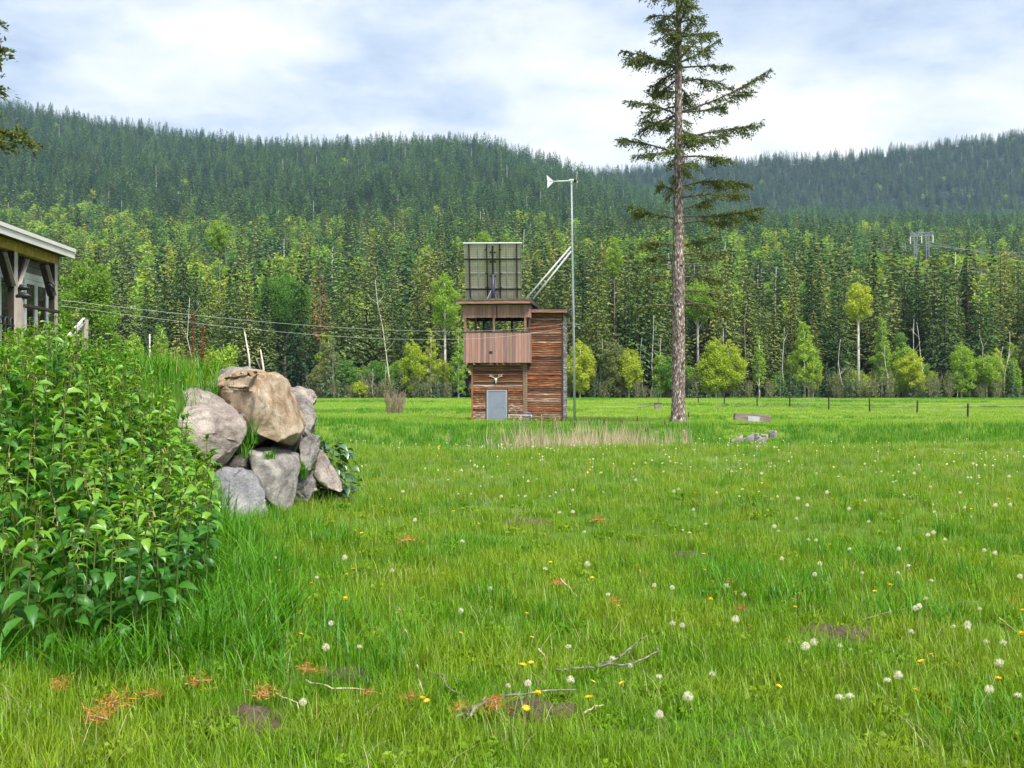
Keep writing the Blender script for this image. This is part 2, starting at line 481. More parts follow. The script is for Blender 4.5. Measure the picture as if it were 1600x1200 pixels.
ZONES = ((480, 'above the boulders'), (720, 'left of the tower'), (1000, 'right of the tower'), (1230, 'just right of the big fir'), (1420, 'behind the middle fence posts'), (9999, 'near the right edge'))
def zone(u): return next(t for lim, t in ZONES if u < lim)
CON = []     # (mesh height, trunk mesh, crown mesh, kind)
def add_con(kind, mat, H, **k):
    V, Q = conifer_crown(H, **k)
    CON.append((H, trunk_mesh('trunk', H * 0.97, 0.009 * H + 0.03, M['conbark'], k['seed'], 0.1, 6, 10 if k['base'] > 0.2 else 0), np_mesh('crown', V, Q, M[mat]), kind))
for i in range(3): add_con('spruce', 'spruce', 25, rad=2.5 + 0.45 * i, base=0.04 + 0.05 * i, gap=0.62, nb=10, nq=11, seed=10 + i, droop=0.5, lw=(0.72, 0.40), ragged=0.25, power=0.85)
for i in range(3): add_con('olive', 'olive', 25, rad=2.7 + 0.4 * i, base=0.10 + 0.08 * i, gap=0.68, nb=10, nq=11, seed=20 + i, droop=0.25, lw=(0.70, 0.40), ragged=0.3, power=0.72)
for i in range(3): add_con('fir', 'pine', 25, rad=2.9 + 0.5 * i, base=0.12 + 0.07 * i, gap=0.68, nb=10, nq=11, seed=30 + i, droop=0.3, lw=(0.74, 0.42), ragged=0.3, power=0.68)
YOUNG = []
for i in range(3):
    V, Q = conifer_crown(7, 1.9 + 0.2 * i, 0.03, 0.28, 8, 5, 40 + i, 0.25, (0.5, 0.24), 0.2, 0.95)
    YOUNG.append((7.0, trunk_mesh('trunk', 6.8, 0.12, M['greybark'], i), np_mesh('crown', V, Q, M['young'])))

LAB = {'spruce': ('dark green spruce', 'dark spruces of the forest edge'),
       'olive': ('olive green airy conifer', 'olive conifers of the forest edge'),
       'fir': ('bare stemmed fir', 'bare stemmed firs of the forest edge')}
def put_tree(name, loc, trunk, crown, scale, rz, label, group, cat='tree', tilt=(0, 0)):
    t = empty(name, loc, (tilt[0], tilt[1], rz))
    t.scale = scale if hasattr(scale, '__len__') else (scale,) * 3
    tag(t, label, cat, group)
    if trunk: obj('trunk', trunk, t)
    if crown: obj('crown', crown, t)
    return t

# the forest edge: conifers one by one
taken = []
def free(x, y, d):
    for (a, b, c) in taken:
        if (a - x) ** 2 + (b - y) ** 2 < (max(d, c)) ** 2 * 0.5: return False
    return True
# broadleaved trees picked out in the photograph: u, top v, foot v of the crown, width px, distance, leaf, label
BROAD = [
 (136, 398, 575, 118, 120, 'leafgreen', 'broad bright green tree just behind the corner of the house'),
 (445, 424, 520, 95, 186, 'poplar', 'deep green rounded poplar crown among the conifers above the boulders'),
 (695, 424, 512, 62, 176, 'aspen', 'tall pale green aspen on a straight grey trunk left of the tower'),
 (645, 530, 612, 52, 172, 'birch', 'yellow green birch between the leaning bare trunk and the tower'),
 (673, 514, 600, 30, 174, 'birch', 'slender yellow green birch beside the tall grey aspen trunk'),
 (716, 510, 618, 36, 171, 'aspen', 'vivid green young aspen against the left side of the tower'),
 (906, 530, 622, 54, 172, 'birch', 'yellow green birch just right of the wind turbine pole'),
 (982, 544, 606, 62, 172, 'birch', 'wide yellow green willow left of the big fir trunk'),
 (1032, 548, 616, 44, 173, 'aspen', 'vivid green bush tree touching the left of the big fir trunk'),
 (1090, 438, 500, 66, 184, 'aspen', 'light green aspen crown behind the right of the big fir trunk'),
 (1118, 526, 620, 62, 172, 'birch', 'yellow green birch right of the big fir trunk with a white stem'),
 (1186, 524, 604, 28, 174, 'aspen', 'slim green aspen between the big fir and the bright green tree'),
 (1257, 505, 602, 50, 173, 'aspen', 'bright green tree standing on a clump of bare stems'),
 (1341, 440, 498, 52, 174, 'birch', 'round topped lime green aspen on a long bare white trunk'),
 (1378, 498, 600, 40, 177, 'aspen', 'green leafy tree right of the round topped aspen'),
 (1428, 546, 618, 46, 172, 'birch', 'yellow green bush tree at the forest edge behind the second fence post from the right'),
 (1502, 534, 620, 52, 172, 'aspen', 'large leafy green tree behind the nearest fence post'),
 (1556, 545, 618, 40, 173, 'birch', 'yellow green tree beside the crooked white snag'),
 (1584, 560, 620, 34, 172, 'aspen', 'green tree at the forest edge at the far right of the photo'),
 (210, 520, 580, 40, 150, 'aspen', 'small green tree beyond the black railing'),
 (252, 510, 578, 36, 165, 'aspen', 'small bright green tree above the thicket left of the boulders'),
 (562, 596, 626, 30, 170, 'birch', 'low yellow green bush beside the bare shrub at the forest edge'),
 (960, 370, 430, 30, 196, 'aspen', 'vivid green aspen crown high among conifers left of the big fir'),
 (343, 345, 392, 40, 215, 'aspen', 'fresh green crown high in the conifers above the boulders'),
 (1105, 560, 618, 40, 171, 'birch', 'low yellow green tree half hidden beside the birch with a white stem'),
 (755, 360, 400, 34, 235, 'aspen', 'light green crown showing above the solar array'),
]
def broad_tree(u, vt, vb, wpx, D, leaf, label, seed):
    g = on_ground(u, D)
    top = CAMZ + (600 - vt) / F * D - g.z; bot = max(0.8, CAMZ + (600 - vb) / F * D - g.z); w = wpx / F * D
    h = top - bot
    lob = crown_lobes(w, h, bot, seed, 34 if h > 5 else 24, 0.40, h > 1.6 * w)
    V, Q = leaf_cloud(lob, 230 if D > 150 else 330, 0.27, seed, shell=0.35)
    mb = MB(); r = np.random.default_rng(seed)
    tr = (0.06 + 0.008 * top) if D < 190 else 0.12
    mb.tube([(0, 0, -0.3), (0.05, 0.02, bot * 0.5), (0, 0.05, bot + h * 0.3), (0.1, 0, bot + h * 0.85)], [tr * 1.3, tr, tr * 0.7, 0.03], 6)
    for (c, rr) in lob[::2]:
        z0 = max(bot * 0.7, c[2] - max(abs(c[0]), abs(c[1])) * 1.3 - 0.6)
        mb.tube([(0, 0, z0), (c[0] * .5, c[1] * .5, (z0 + c[2]) / 2 + .2), c], [tr * 0.45, tr * 0.3, 0.02], 4, False)
    put_tree('leafy_tree', g, mb.mesh('trunk', M['whitebark'] if leaf in ('birch', 'aspen') and D < 190 else M['greybark'], True),
             np_mesh('crown', V, Q, M[leaf]), 1.0, 0, label, 'broadleaved trees of the forest edge')
    taken.append((g.x, g.y, w * 0.55))
for i, b in enumerate(BROAD): broad_tree(*b, 100 + i)

for i in range(46):
    w_ = rng.uniform(30, 66); vt_ = rng.uniform(520, 585)
    u_ = rng.uniform(470, 1640); lf = int(rng.integers(0, 4))
    broad_tree(u_, vt_, rng.uniform(600, 622), w_, rng.uniform(172, 182), ['aspen', 'birch', 'poplar', 'willow'][lf], ('wide ' if w_ > 50 else 'narrow ' if w_ < 40 else '') + ('low ' if vt_ > 560 else '') + ('fresh green', 'yellow green', 'deep green', 'grey green')[lf] + ' small tree at the forest foot ' + zone(u_), 160 + i)
# a dead red conifer and the bare trunks
V, Q = conifer_crown(22, 1.7, 0.4, 0.55, 6, 4, 77, 0.3, (0.8, 0.35), 0.3, 0.7)
g = on_ground(500, 196); put_tree('dead_conifer', g, trunk_mesh('trunk', 21, 0.25, M['greybark'], 5), np_mesh('crown', V, Q, M['deadneedle']), 1.2, 0, 'conifer with rust red dead needles among the green trees', None)
taken.append((g.x, g.y, 2))
V, Q = conifer_crown(22, 1.5, 0.5, 0.6, 6, 4, 78, 0.3, (0.8, 0.35), 0.3, 0.7)
g = on_ground(1512, 205); put_tree('dead_conifer', g, trunk_mesh('trunk', 21, 0.25, M['greybark'], 6), np_mesh('crown', V, Q, M['deadneedle']), 1.12, 0, 'conifer with brownish dead needles near the right of the forest', None)

def snag_mesh(H, r0, seed, mat='whitebark', twigs=3):
    r = np.random.default_rng(seed); mb = MB(); x = y = 0; pts = []
    for i in range(6):
        pts.append((x, y, H * i / 5)); x += r.normal(0, 0.018 * H); y += r.normal(0, 0.015 * H)
    mb.tube(pts, [r0 * (1 - 0.75 * i / 5) for i in range(6)], 6)
    for _ in range(twigs):
        k = r.integers(2, 5); p = np.array(pts[k]); a = r.uniform(0, 6.28); l = r.uniform(0.06, 0.14) * H
        mb.tube([p, p + np.array([math.cos(a) * l * .6, math.sin(a) * .3, l * .5]), p + np.array([math.cos(a) * l, math.sin(a) * .3, l * 1.1])], [r0 * .35, r0 * .25, r0 * .1], 4, False)
    return mb.mesh('bare_trunk', M[mat], True)
# u, foot v, top v, lean px, distance, label
SNAGS = [
 (613, 624, 436, -22, 171.5, 'long thin bare trunk leaning left of the grey aspen'),
 (1223, 592, 512, 2, 172.5, 'pale dead stem left of the bright green tree'),
 (1318, 575, 530, -5, 172.5, 'short white snag left of the round topped aspen'),
 (1445, 552, 503, -2, 172.5, 'straight white dead stem right of the middle of the far forest'),
 (1434, 560, 498, -6, 173, 'thin pale stem beside the straight white dead stem'),
 (1553, 592, 540, 8, 171.5, 'crooked white snag leaning right near the right edge'),
 (1570, 562, 518, 1, 172, 'white snag right of the crooked one'),
 (1538, 545, 522, -3, 172.5, 'short white snag with a bent tip left of the crooked one'),
 (1016, 545, 492, 8, 172.5, 'white bent snag close left of the big fir trunk'),
 (1006, 560, 528, 3, 173, 'short white snag left of the bent one'),
 (1028, 552, 522, 1, 173, 'straight short white snag nearest the big fir trunk'),
 (1132, 560, 512, -6, 173, 'forked white snag right of the big fir trunk'),
 (1160, 620, 470, 0, 173.5, 'tall thin grey stem right of the big fir'),
 (300, 590, 465, 0, 172, 'straight pale stem above the thicket left of the boulders'),
 (945, 575, 530, -3, 173, 'leaning pale stem above the wide yellow green willow'),
 (1496, 455, 395, -5, 200, 'tall bare pale top above the forest at the right'),
 (584, 620, 576, 2, 171, 'thin bare stem left of the leaning trunk at the forest foot'),
 (602, 622, 570, -2, 171, 'thin bare stem right at the foot of the leaning trunk'),
 (1495, 616, 590, 6, 171, 'short slanting white stem at the forest foot behind the nearest post'),
 (1385, 612, 540, -3, 172, 'slim pale stem under the green leafy tree'),
]
for i, (u, vf, vt, lean, D, lab) in enumerate(SNAGS):
    g = on_ground(u, D); H = CAMZ + (600 - vt) / F * D - g.z
    lx = lean / F * D
    t = obj('dead_tree', snag_mesh(H, 0.05 + 0.003 * H, 300 + i, 'whitebark' if i != 12 else 'greybark'), None, g, (0, math.atan2(lx, H), 0))
    tag(t, lab, 'dead tree', 'bare trunks at the forest edge')

r_ = np.random.default_rng(55); n = 0; tries = 0
while n < 280 and tries < 9000:
    tries += 1
    y = 175 + 44 * r_.uniform(0, 1) ** 1.1; u = r_.uniform(-40, 1640); x = (u - 800) / F * y
    if not free(x, y, 3.0): continue
    taken.append((x, y, 3.0))
    q = r_.uniform(0, 1)
    k = r_.choice([0, 1, 2] if q < 0.32 else ([3, 4, 5] if q < 0.64 else [6, 7, 8]))
    H, tm, cm, kind = CON[k]
    s = r_.uniform(0.55, 1.12) if y < 190 else r_.uniform(0.8, 1.25)
    sw = s * r_.uniform(0.85, 1.2)
    put_tree('conifer_tree', (x, y, gz(x, y) - 0.2), tm, cm, (sw, sw, s), r_.uniform(0, 6.28), ('tall ' if s > .98 else 'short ' if s < .75 else '') + LAB[kind][0] + (' in the front row ' if y < 186 else ' deeper in the forest ') + zone(u), LAB[kind][1])
    n += 1
# young spruces along the foot of the forest
YS = [(520, 525, 171, 'bluish young spruce above the right end of the boulders, tallest of the young ones')]
for i in range(56):
    u = r_.uniform(470, 1620); D = r_.uniform(169.5, 173.5); YS.append((u, r_.uniform(566, 604), D, None))
for i, (u, vt, D, lab) in enumerate(YS):
    g = on_ground(u, D); H = CAMZ + (600 - vt) / F * D - g.z
    H0, tm, cm = YOUNG[i % 3]; s = H / H0
    put_tree('young_spruce', g, tm, cm, (s * r_.uniform(.8, 1.15), s * r_.uniform(.8, 1.15), s), r_.uniform(0, 6), lab or ('knee high ' if vt > 595 else 'low ' if vt > 582 else 'taller ') + 'young spruce at the forest foot ' + zone(u), 'young spruces along the meadow edge')
# grey green willow scrub
WIL = []
for i in range(4):
    V, Q = leaf_cloud(crown_lobes(3.2, 2.6, 0.3, 60 + i, 10, 0.55), 60, 0.2, 60 + i)
    mb = MB(); r = np.random.default_rng(i)
    for k in range(9):
        a = r.uniform(0, 6.28); mb.tube([(0, 0, 0), (math.cos(a) * .5, math.sin(a) * .5, 1.3), (math.cos(a) * 1.1, math.sin(a) * 1.1, 2.7)], [0.05, 0.035, 0.01], 4, False)
    WIL.append((np_mesh('foliage', V, Q, M['willow']), mb.mesh('stems', M['greybark'])))
for i in range(96):
    u = r_.uniform(480, 1640) if i < 86 else r_.uniform(180, 480); D = r_.uniform(169, 173)
    g = on_ground(u, D); t = empty('willow_bush', g, (0, 0, r_.uniform(0, 6))); s = r_.uniform(0.5, 1.25); t.scale = (s, s, s * r_.uniform(.8, 1.5))
    tag(t, ('small ' if s < .75 else 'large ' if s > 1.05 else '') + 'grey green willow bush at the forest foot ' + zone(u), 'bush', 'willow bushes along the meadow edge')
    obj('foliage', WIL[i % 4][0], t); obj('stems', WIL[i % 4][1], t)

# ------------------------------------------------------------------ scatter: points with instances, for what nobody could count
def scatter(name, pts, rot, scl, idx, meshes):
    n = len(pts)
    me = bpy.data.meshes.new(name + '_points'); me.vertices.add(n)
    me.vertices.foreach_set('co', np.asarray(pts, np.float32).ravel())
    a = me.attributes.new('rot', 'FLOAT_VECTOR', 'POINT'); a.data.foreach_set('vector', np.asarray(rot, np.float32).ravel())
    a = me.attributes.new('scl', 'FLOAT_VECTOR', 'POINT'); a.data.foreach_set('vector', np.asarray(scl, np.float32).ravel())
    a = me.attributes.new('idx', 'INT', 'POINT'); a.data.foreach_set('value', np.asarray(idx, np.int32))
    o = obj(name, me); tag(o, kind='stuff')
    col = bpy.data.collections.new(name + '_kinds')
    for i, m_ in enumerate(meshes):
        col.objects.link(bpy.data.objects.new('%s_kind_%03d' % (name, i), m_))
    ng = bpy.data.node_groups.new(name + '_nodes', 'GeometryNodeTree')
    ng.interface.new_socket('Geometry', in_out='INPUT', socket_type='NodeSocketGeometry')
    ng.interface.new_socket('Geometry', in_out='OUTPUT', socket_type='NodeSocketGeometry')
    N, L = ng.nodes, ng.links
    gi = N.new('NodeGroupInput'); go = N.new('NodeGroupOutput')
    ci = N.new('GeometryNodeCollectionInfo'); ci.inputs['Collection'].default_value = col
    ci.inputs['Separate Children'].default_value = True; ci.inputs['Reset Children'].default_value = True
    ip = N.new('GeometryNodeInstanceOnPoints'); ip.inputs['Pick Instance'].default_value = True
    def att(nm, ty):
        t = N.new('GeometryNodeInputNamedAttribute'); t.data_type = ty; t.inputs['Name'].default_value = nm
        return t.outputs['Attribute']
    L.new(gi.outputs[0], ip.inputs['Points']); L.new(ci.outputs[0], ip.inputs['Instance'])
    L.new(att('idx', 'INT'), ip.inputs['Instance Index'])
    L.new(att('rot', 'FLOAT_VECTOR'), ip.inputs['Rotation']); L.new(att('scl', 'FLOAT_VECTOR'), ip.inputs['Scale'])
    L.new(ip.outputs[0], go.inputs[0])
    md = o.modifiers.new('scatter', 'NODES'); md.node_group = ng
    return o

# the wooded slopes behind
FAR = []
for i, (mt, rad, pw) in enumerate((('farneedle', 2.3, .8), ('farneedle', 2.7, .8), ('farneedle', 2.0, .9), ('olive', 2.4, .7), ('pine', 2.6, .7), ('hazefir', 2.1, .9), ('hazefir', 2.5, .8), ('spruce', 2.2, .8))):
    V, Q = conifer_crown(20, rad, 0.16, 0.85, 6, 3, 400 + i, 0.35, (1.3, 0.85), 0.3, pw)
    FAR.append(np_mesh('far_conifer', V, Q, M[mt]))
for i, (mt, w, h, z0) in enumerate((('aspen', 6, 9, 7), ('birch', 5.5, 8, 6), ('poplar', 6, 9, 6))):
    V, Q = leaf_cloud(crown_lobes(w, h, z0, 420 + i, 10, 0.55), 22, 0.75, 420 + i)
    mb = MB(); mb.tube([(0, 0, -0.5), (0, 0, z0 + h * .7)], [0.24, 0.08], 5, False)
    b = len(mb.v); V2 = np.concatenate([np.array([tuple(p) for p in mb.v]), V]); Q2 = np.concatenate([np.array(mb.f), Q + b])
    FAR.append(np_mesh('far_aspen', V2, Q2, [M['whitebark'], M[mt]], mi=[0] * len(mb.f) + [1] * len(Q)))
mb = MB(); mb.tube([(0, 0, 0), (0.2, 0, 8), (0.1, 0.2, 15)], [0.2, 0.14, 0.04], 5, False); FAR.append(mb.mesh('far_stem', M['whitebark']))

def slope_points():
    out = []
    for (y0, y1, sp) in ((222, 420, 8.2), (420, 700, 8.0), (700, 1100, 7.6), (1100, 1540, 8.0), (1540, 2040, 7.6)):
        amax = 0.60
        n = int((y1 * y1 - y0 * y0) * amax / sp ** 2)
        y = np.sqrt(r_.uniform(y0 * y0, y1 * y1, n)); a = r_.uniform(-amax, amax, n)
        if y0 >= 1540: k = a > 0.05; y = y[k]; a = a[k]
        out.append(np.stack([a * y, y], -1))
    return np.concatenate(out)
XY = slope_points()
zz = ground(XY[:, 0], XY[:, 1])
uu = 800 + F * XY[:, 0] / XY[:, 1]
n = len(XY)
# stands of broadleaved trees, and haze painted in as bluer needles with distance
patch = np.sin(XY[:, 0] * 0.017 + 1.3 * np.sin(XY[:, 1] * 0.006)) * np.sin(XY[:, 1] * 0.013 + 0.7 * np.sin(XY[:, 0] * 0.011)) + 0.35 * np.sin(XY[:, 0] * 0.06 + XY[:, 1] * 0.04)
q = r_.uniform(0, 1, n); Yd = XY[:, 1]
idx = np.empty(n, int)
for i in range(n):
    y = Yd[i]; p = q[i]; w = r_.uniform()
    pb = (0.16 + 0.36 * max(0, patch[i])) if y < 520 else ((0.08 + 0.55 * max(0, patch[i])) if y < 820 else (0.05 if y < 1000 else 0.004))
    if y >= 700 and patch[i] < 0.25 and y < 1000: pb = 0.015
    if 90 < uu[i] < 540 and 540 < y < 800: pb = max(pb, .42 * (0.4 + 0.6 * math.sin(uu[i] * .05) ** 2))
    if 1200 < uu[i] < 1540 and 640 < y < 950: pb = max(pb, .26)
    if p < pb: idx[i] = 8 + int(r_.integers(0, 3)); continue
    if w < 0.03: idx[i] = 11; continue
    if y < 520: idx[i] = r_.choice([3, 3, 4, 4, 7, 7, 0])
    elif y < 800: idx[i] = r_.choice([3, 4, 4, 7, 0, 1, 0])
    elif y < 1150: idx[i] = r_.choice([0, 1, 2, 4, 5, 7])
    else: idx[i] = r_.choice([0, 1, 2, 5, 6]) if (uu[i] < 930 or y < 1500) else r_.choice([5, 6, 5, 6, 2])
hs = r_.uniform(0.55, 1.4, n) * np.where(Yd < 420, 1.15, 1.1)
ws = hs * r_.uniform(0.9, 1.4, n) * np.where(Yd < 650, 1.0, 1.3)
# the power line clearing: low bright trees only
clear = (Yd > 395) & (Yd < 630) & (uu > 1368 + (630 - Yd) * .12)
idx[clear] = 8 + r_.integers(0, 2, int(clear.sum())); hs[clear] *= 0.42; ws[clear] *= 0.7
rot = np.zeros((n, 3)); rot[:, 2] = r_.uniform(0, 6.28, n)
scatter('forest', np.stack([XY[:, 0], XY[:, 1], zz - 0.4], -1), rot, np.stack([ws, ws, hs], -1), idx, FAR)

# ------------------------------------------------------------------ the air
hz = bpy.data.materials.new('air'); hz.use_nodes = True
hz.node_tree.nodes.clear()
ho = hz.node_tree.nodes.new('ShaderNodeOutputMaterial'); hv = hz.node_tree.nodes.new('ShaderNodeVolumePrincipled')
hv.inputs['Color'].default_value = (0.50, 0.72, 1.0, 1); hv.inputs['Density'].default_value = 0.000085; hv.inputs['Anisotropy'].default_value = 0.0
hz.node_tree.links.new(hv.outputs[0], ho.inputs['Volume'])
tag(MB().box((-3300, -60, -460), (3300, 3000, 640)).build('haze', hz), kind='stuff')
# ================================================================== the watch tower
M['plank'] = surf('weathered_planks', [(0.32, (0.16, 0.13, 0.12)), (0.45, (0.48, 0.40, 0.36)), (0.56, (0.70, 0.60, 0.54)), (0.61, (0.95, 0.88, 0.82)), (0.66, (1.7, 1.85, 2.0)), (0.71, (1.0, 0.95, 0.9))], 2.4, 6, 0.85, stretch=(1.5, 4, 7), bump=0.5, use_color=True, dist=0.6)
M['board'] = surf('red_boards', [(0.30, (0.50, 0.42, 0.42)), (0.5, (0.82, 0.78, 0.78)), (0.7, (1.0, 1.0, 1.0))], 2.2, 6, 0.8, stretch=(5, 5, 0.5), bump=0.25, use_color=True)
M['darkwood'] = surf('dark_wood', [(0.3, (0.045, 0.032, 0.03)), (0.7, (0.12, 0.085, 0.075))], 4, 5, 0.85, stretch=(3, 3, 0.6), bump=0.3)
M['wood'] = surf('brown_wood', [(0.3, (0.13, 0.08, 0.045)), (0.7, (0.30, 0.19, 0.11))], 4, 5, 0.8, stretch=(3, 3, 0.5), bump=0.3)
M['rustwood'] = surf('rust_brown_wood', [(0.3, (0.20, 0.075, 0.03)), (0.7, (0.36, 0.15, 0.07))], 4, 5, 0.8, stretch=(2, 2, 0.8), bump=0.3)
M['shade_backing'] = plain('shade_dark_backing', (0.035, 0.028, 0.024), 0.95)  # near black backing, standing in for shadow in the gaps between boards
M['roofing'] = surf('mossy_roofing', [(0.35, (0.06, 0.06, 0.055)), (0.6, (0.13, 0.13, 0.11)), (0.75, (0.11, 0.14, 0.05))], 3, 6, 0.95, bump=0.5)
M['fascia'] = surf('weathered_fascia', [(0.3, (0.16, 0.08, 0.06)), (0.5, (0.27, 0.14, 0.10)), (0.7, (0.40, 0.27, 0.2))], 2, 6, 0.85, stretch=(0.6, 3, 6), bump=0.3)
M['steeldoor'] = surf('blue_grey_door', [(0.3, (0.175, 0.20, 0.275)), (0.7, (0.225, 0.255, 0.33))], 1.5, 5, 0.5)
M['doorframe'] = plain('pale_frame', (0.30, 0.32, 0.36), 0.5)
M['galv'] = surf('galvanised_steel', [(0.3, (0.42, 0.46, 0.50)), (0.7, (0.60, 0.64, 0.68))], 5, 4, 0.45, metallic=0.3)
M['whitemetal'] = plain('white_metal', (0.75, 0.76, 0.76), 0.45)
M['blacksteel'] = plain('black_steel', (0.018, 0.018, 0.02), 0.45)
M['darksteel'] = plain('dark_blue_steel', (0.035, 0.037, 0.065), 0.5)
M['bone'] = surf('bone', [(0.3, (0.5, 0.46, 0.40)), (0.7, (0.78, 0.75, 0.70))], 12, 4, 0.7)
M['sawlog'] = surf('grey_log_ends', [(0.35, (0.11, 0.09, 0.085)), (0.65, (0.30, 0.265, 0.25))], 6, 5, 0.9)

K = 60.0 / F                       # metres per photo pixel at the tower front
tw = on_ground(780, 60.0)
tw.z = CAMZ - 60 / F * 60
tower = empty('watch_tower', tw, (0, 0, R(-6.7)))
tag(tower, 'two storey wooden lookout tower with an open gallery and rust brown plank walls', 'tower')
def tx(u): return (u - 780) * K
def tz(v): return (660 - v) * K

# wavy edged plank meshes, one metre long, shared by all the planks
def plank_mesh(seed, h=0.150, t=0.035):
    r = np.random.default_rng(seed); n = 7; mb = MB(); vs = []; fs = []
    for i in range(n):
        x = i / (n - 1); w = r.normal(0, 0.012); y = r.normal(0, 0.006)
        vs += [(x, -t + y, w), (x, -0.006, h), (x, 0.006, h), (x, 0.006, w)]
    for i in range(n - 1):
        for k in range(4):
            k2 = (k + 1) % 4; fs.append((i*4+k, i*4+k2, (i+1)*4+k2, (i+1)*4+k))
    fs.append((3, 2, 1, 0)); fs.append(tuple((n-1)*4 + k for k in range(4)))
    mb.add(vs, fs); return mb.mesh('plank', M['plank'])
PL = [plank_mesh(i) for i in range(7)]
prr = np.random.default_rng(31)
def plank_colour(t):
    """t 0 foot .. 1 top of a wall: greyer and paler low down, rust orange under the eaves"""
    q = prr.uniform()
    rust = np.array([0.50, 0.215, 0.10]); brown = np.array([0.40, 0.205, 0.115]); grey = np.array([0.56, 0.44, 0.365]); dark = np.array([0.17, 0.12, 0.10])
    pr = 0.14 + 0.52 * t ** 1.4
    if q < pr: c = rust
    elif q < pr + 0.22: c = brown
    elif q < 0.88: c = grey if prr.uniform() > t * 0.7 else brown
    else: c = dark
    c = c * prr.uniform(0.42, 0.98)
    return (min(1, c[0]), min(1, c[1]), min(1, c[2]), 1)
def planks(parent, x0, x1, y, z0, z1, pitch, M_=None, gap=None, top_t=None):
    z = z0; i = 0
    while z < z1 - 0.03:
        segs = [(x0, x1)]
        if gap and z + pitch * 0.4 < gap[2]: segs = [(x0, gap[0]), (gap[1], x1)]
        for (a, b) in segs:
            o = obj('plank', PL[int(prr.integers(0, 7))], parent)
            if M_ is None: o.location = (a, y + prr.normal(0, 0.004), z)
            else: o.location = M_ @ Vector((a, y + prr.normal(0, 0.004), z)); o.rotation_euler = M_.to_euler()
            o.scale = (b - a, 1, (pitch - 0.016) / 0.150)
            o.color = plank_colour((z - z0) / (z1 - z0) if top_t is None else (z - z0) / (z1 - z0) * top_t)
        z += pitch; i += 1

LX0, LX1 = tx(738), tx(820); LD = 3.1
lw = MB()
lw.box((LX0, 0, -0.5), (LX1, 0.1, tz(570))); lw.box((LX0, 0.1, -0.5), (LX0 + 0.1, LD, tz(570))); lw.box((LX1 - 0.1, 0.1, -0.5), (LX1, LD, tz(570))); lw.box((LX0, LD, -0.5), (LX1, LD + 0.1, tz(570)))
lower = lw.build('lower_wall', M['shade_backing'], tower)
dx0, dx1, dz1 = tx(760.5), tx(792.5), tz(609)
planks(lower, LX0 + 0.02, LX1 - 0.05, -0.002, 0.0, tz(569), 0.135, None, (dx0 - 0.06, dx1 + 0.06, dz1 + 0.05), 0.75)
Ml = Matrix.Translation((LX0, 0, 0)) @ Matrix.Rotation(R(-90), 4, 'Z')
planks(lower, -LD, 0, -0.002, 0.0, tz(569), 0.135, Ml)
for (x, w, mt) in ((LX0 - 0.02, 0.09, 'rustwood'), (LX1 - 0.04, 0.12, 'wood')):
    MB().box((x - w / 2, -0.07, -0.4), (x + w / 2, 0.05, tz(568))).build('corner_post', M[mt], tower)
# short log ends standing out beside the right corner
for i in range(26):
    MB().box((LX1 + 0.03, -0.05, 0.0), (LX1 + 0.14, 0.06, 0.085)).build('log_end', M['sawlog'], lower, location=None) if False else None
le = MB().box((-0.05, -0.05, 0), (0.06, 0.06, 0.085)).mesh('log_end', M['sawlog'])
for i in range(25):
    obj('log_end', le, lower, (LX1 + 0.08, -0.0 + prr.normal(0, 0.006), 0.05 + i * 0.138))
# door
door = MB().box((dx0 + 0.09, -0.035, 0.0), (dx1 - 0.09, -0.005, dz1 - 0.08)).build('door', M['steeldoor'], tower)
fr = MB(); fr.box((dx0, -0.055, -0.1), (dx0 + 0.085, 0.02, dz1)); fr.box((dx1 - 0.085, -0.055, -0.1), (dx1, 0.02, dz1)); fr.box((dx0 + 0.085, -0.055, dz1 - 0.075), (dx1 - 0.085, 0.02, dz1))
fr.build('frame', M['doorframe'], door)
tr = MB(); tr.box((dx0 - 0.075, -0.05, -0.1), (dx0 - 0.004, 0.02, dz1 + 0.02)); tr.box((dx1 + 0.004, -0.05, -0.1), (dx1 + 0.075, 0.02, dz1 + 0.02))
tr.build('trim', M['darkwood'], door)
MB().tube([(dx1 - 0.17, -0.04, 0.95), (dx1 - 0.17, -0.09, 0.95)], 0.028, 8).build('handle', M['galv'], door)

# the gallery: boarded parapet, posts, boarded band, roof
GX0, GX1, GY = tx(725), tx(829.5), -0.42
pz0, pz1, bz0, bz1 = tz(567), tz(519.5), tz(497), tz(477.5)
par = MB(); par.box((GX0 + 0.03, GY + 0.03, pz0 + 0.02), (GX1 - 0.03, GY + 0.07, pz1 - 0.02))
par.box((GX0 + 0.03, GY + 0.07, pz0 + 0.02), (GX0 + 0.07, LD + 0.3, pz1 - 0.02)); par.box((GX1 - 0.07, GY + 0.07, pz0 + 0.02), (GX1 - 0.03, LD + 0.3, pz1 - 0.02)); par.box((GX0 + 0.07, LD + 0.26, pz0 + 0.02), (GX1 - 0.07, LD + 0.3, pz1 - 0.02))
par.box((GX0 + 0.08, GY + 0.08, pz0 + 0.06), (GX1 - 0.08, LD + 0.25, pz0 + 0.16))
parapet = par.build('parapet', M['shade_backing'], tower)
def board_mesh(seed, h):
    r = np.random.default_rng(seed); mb = MB()
    mb.box((0.004, -0.028 - r.uniform(0, 0.008), 0), (0.996, 0.0, h))
    me = mb.mesh('board', M['board']); return me
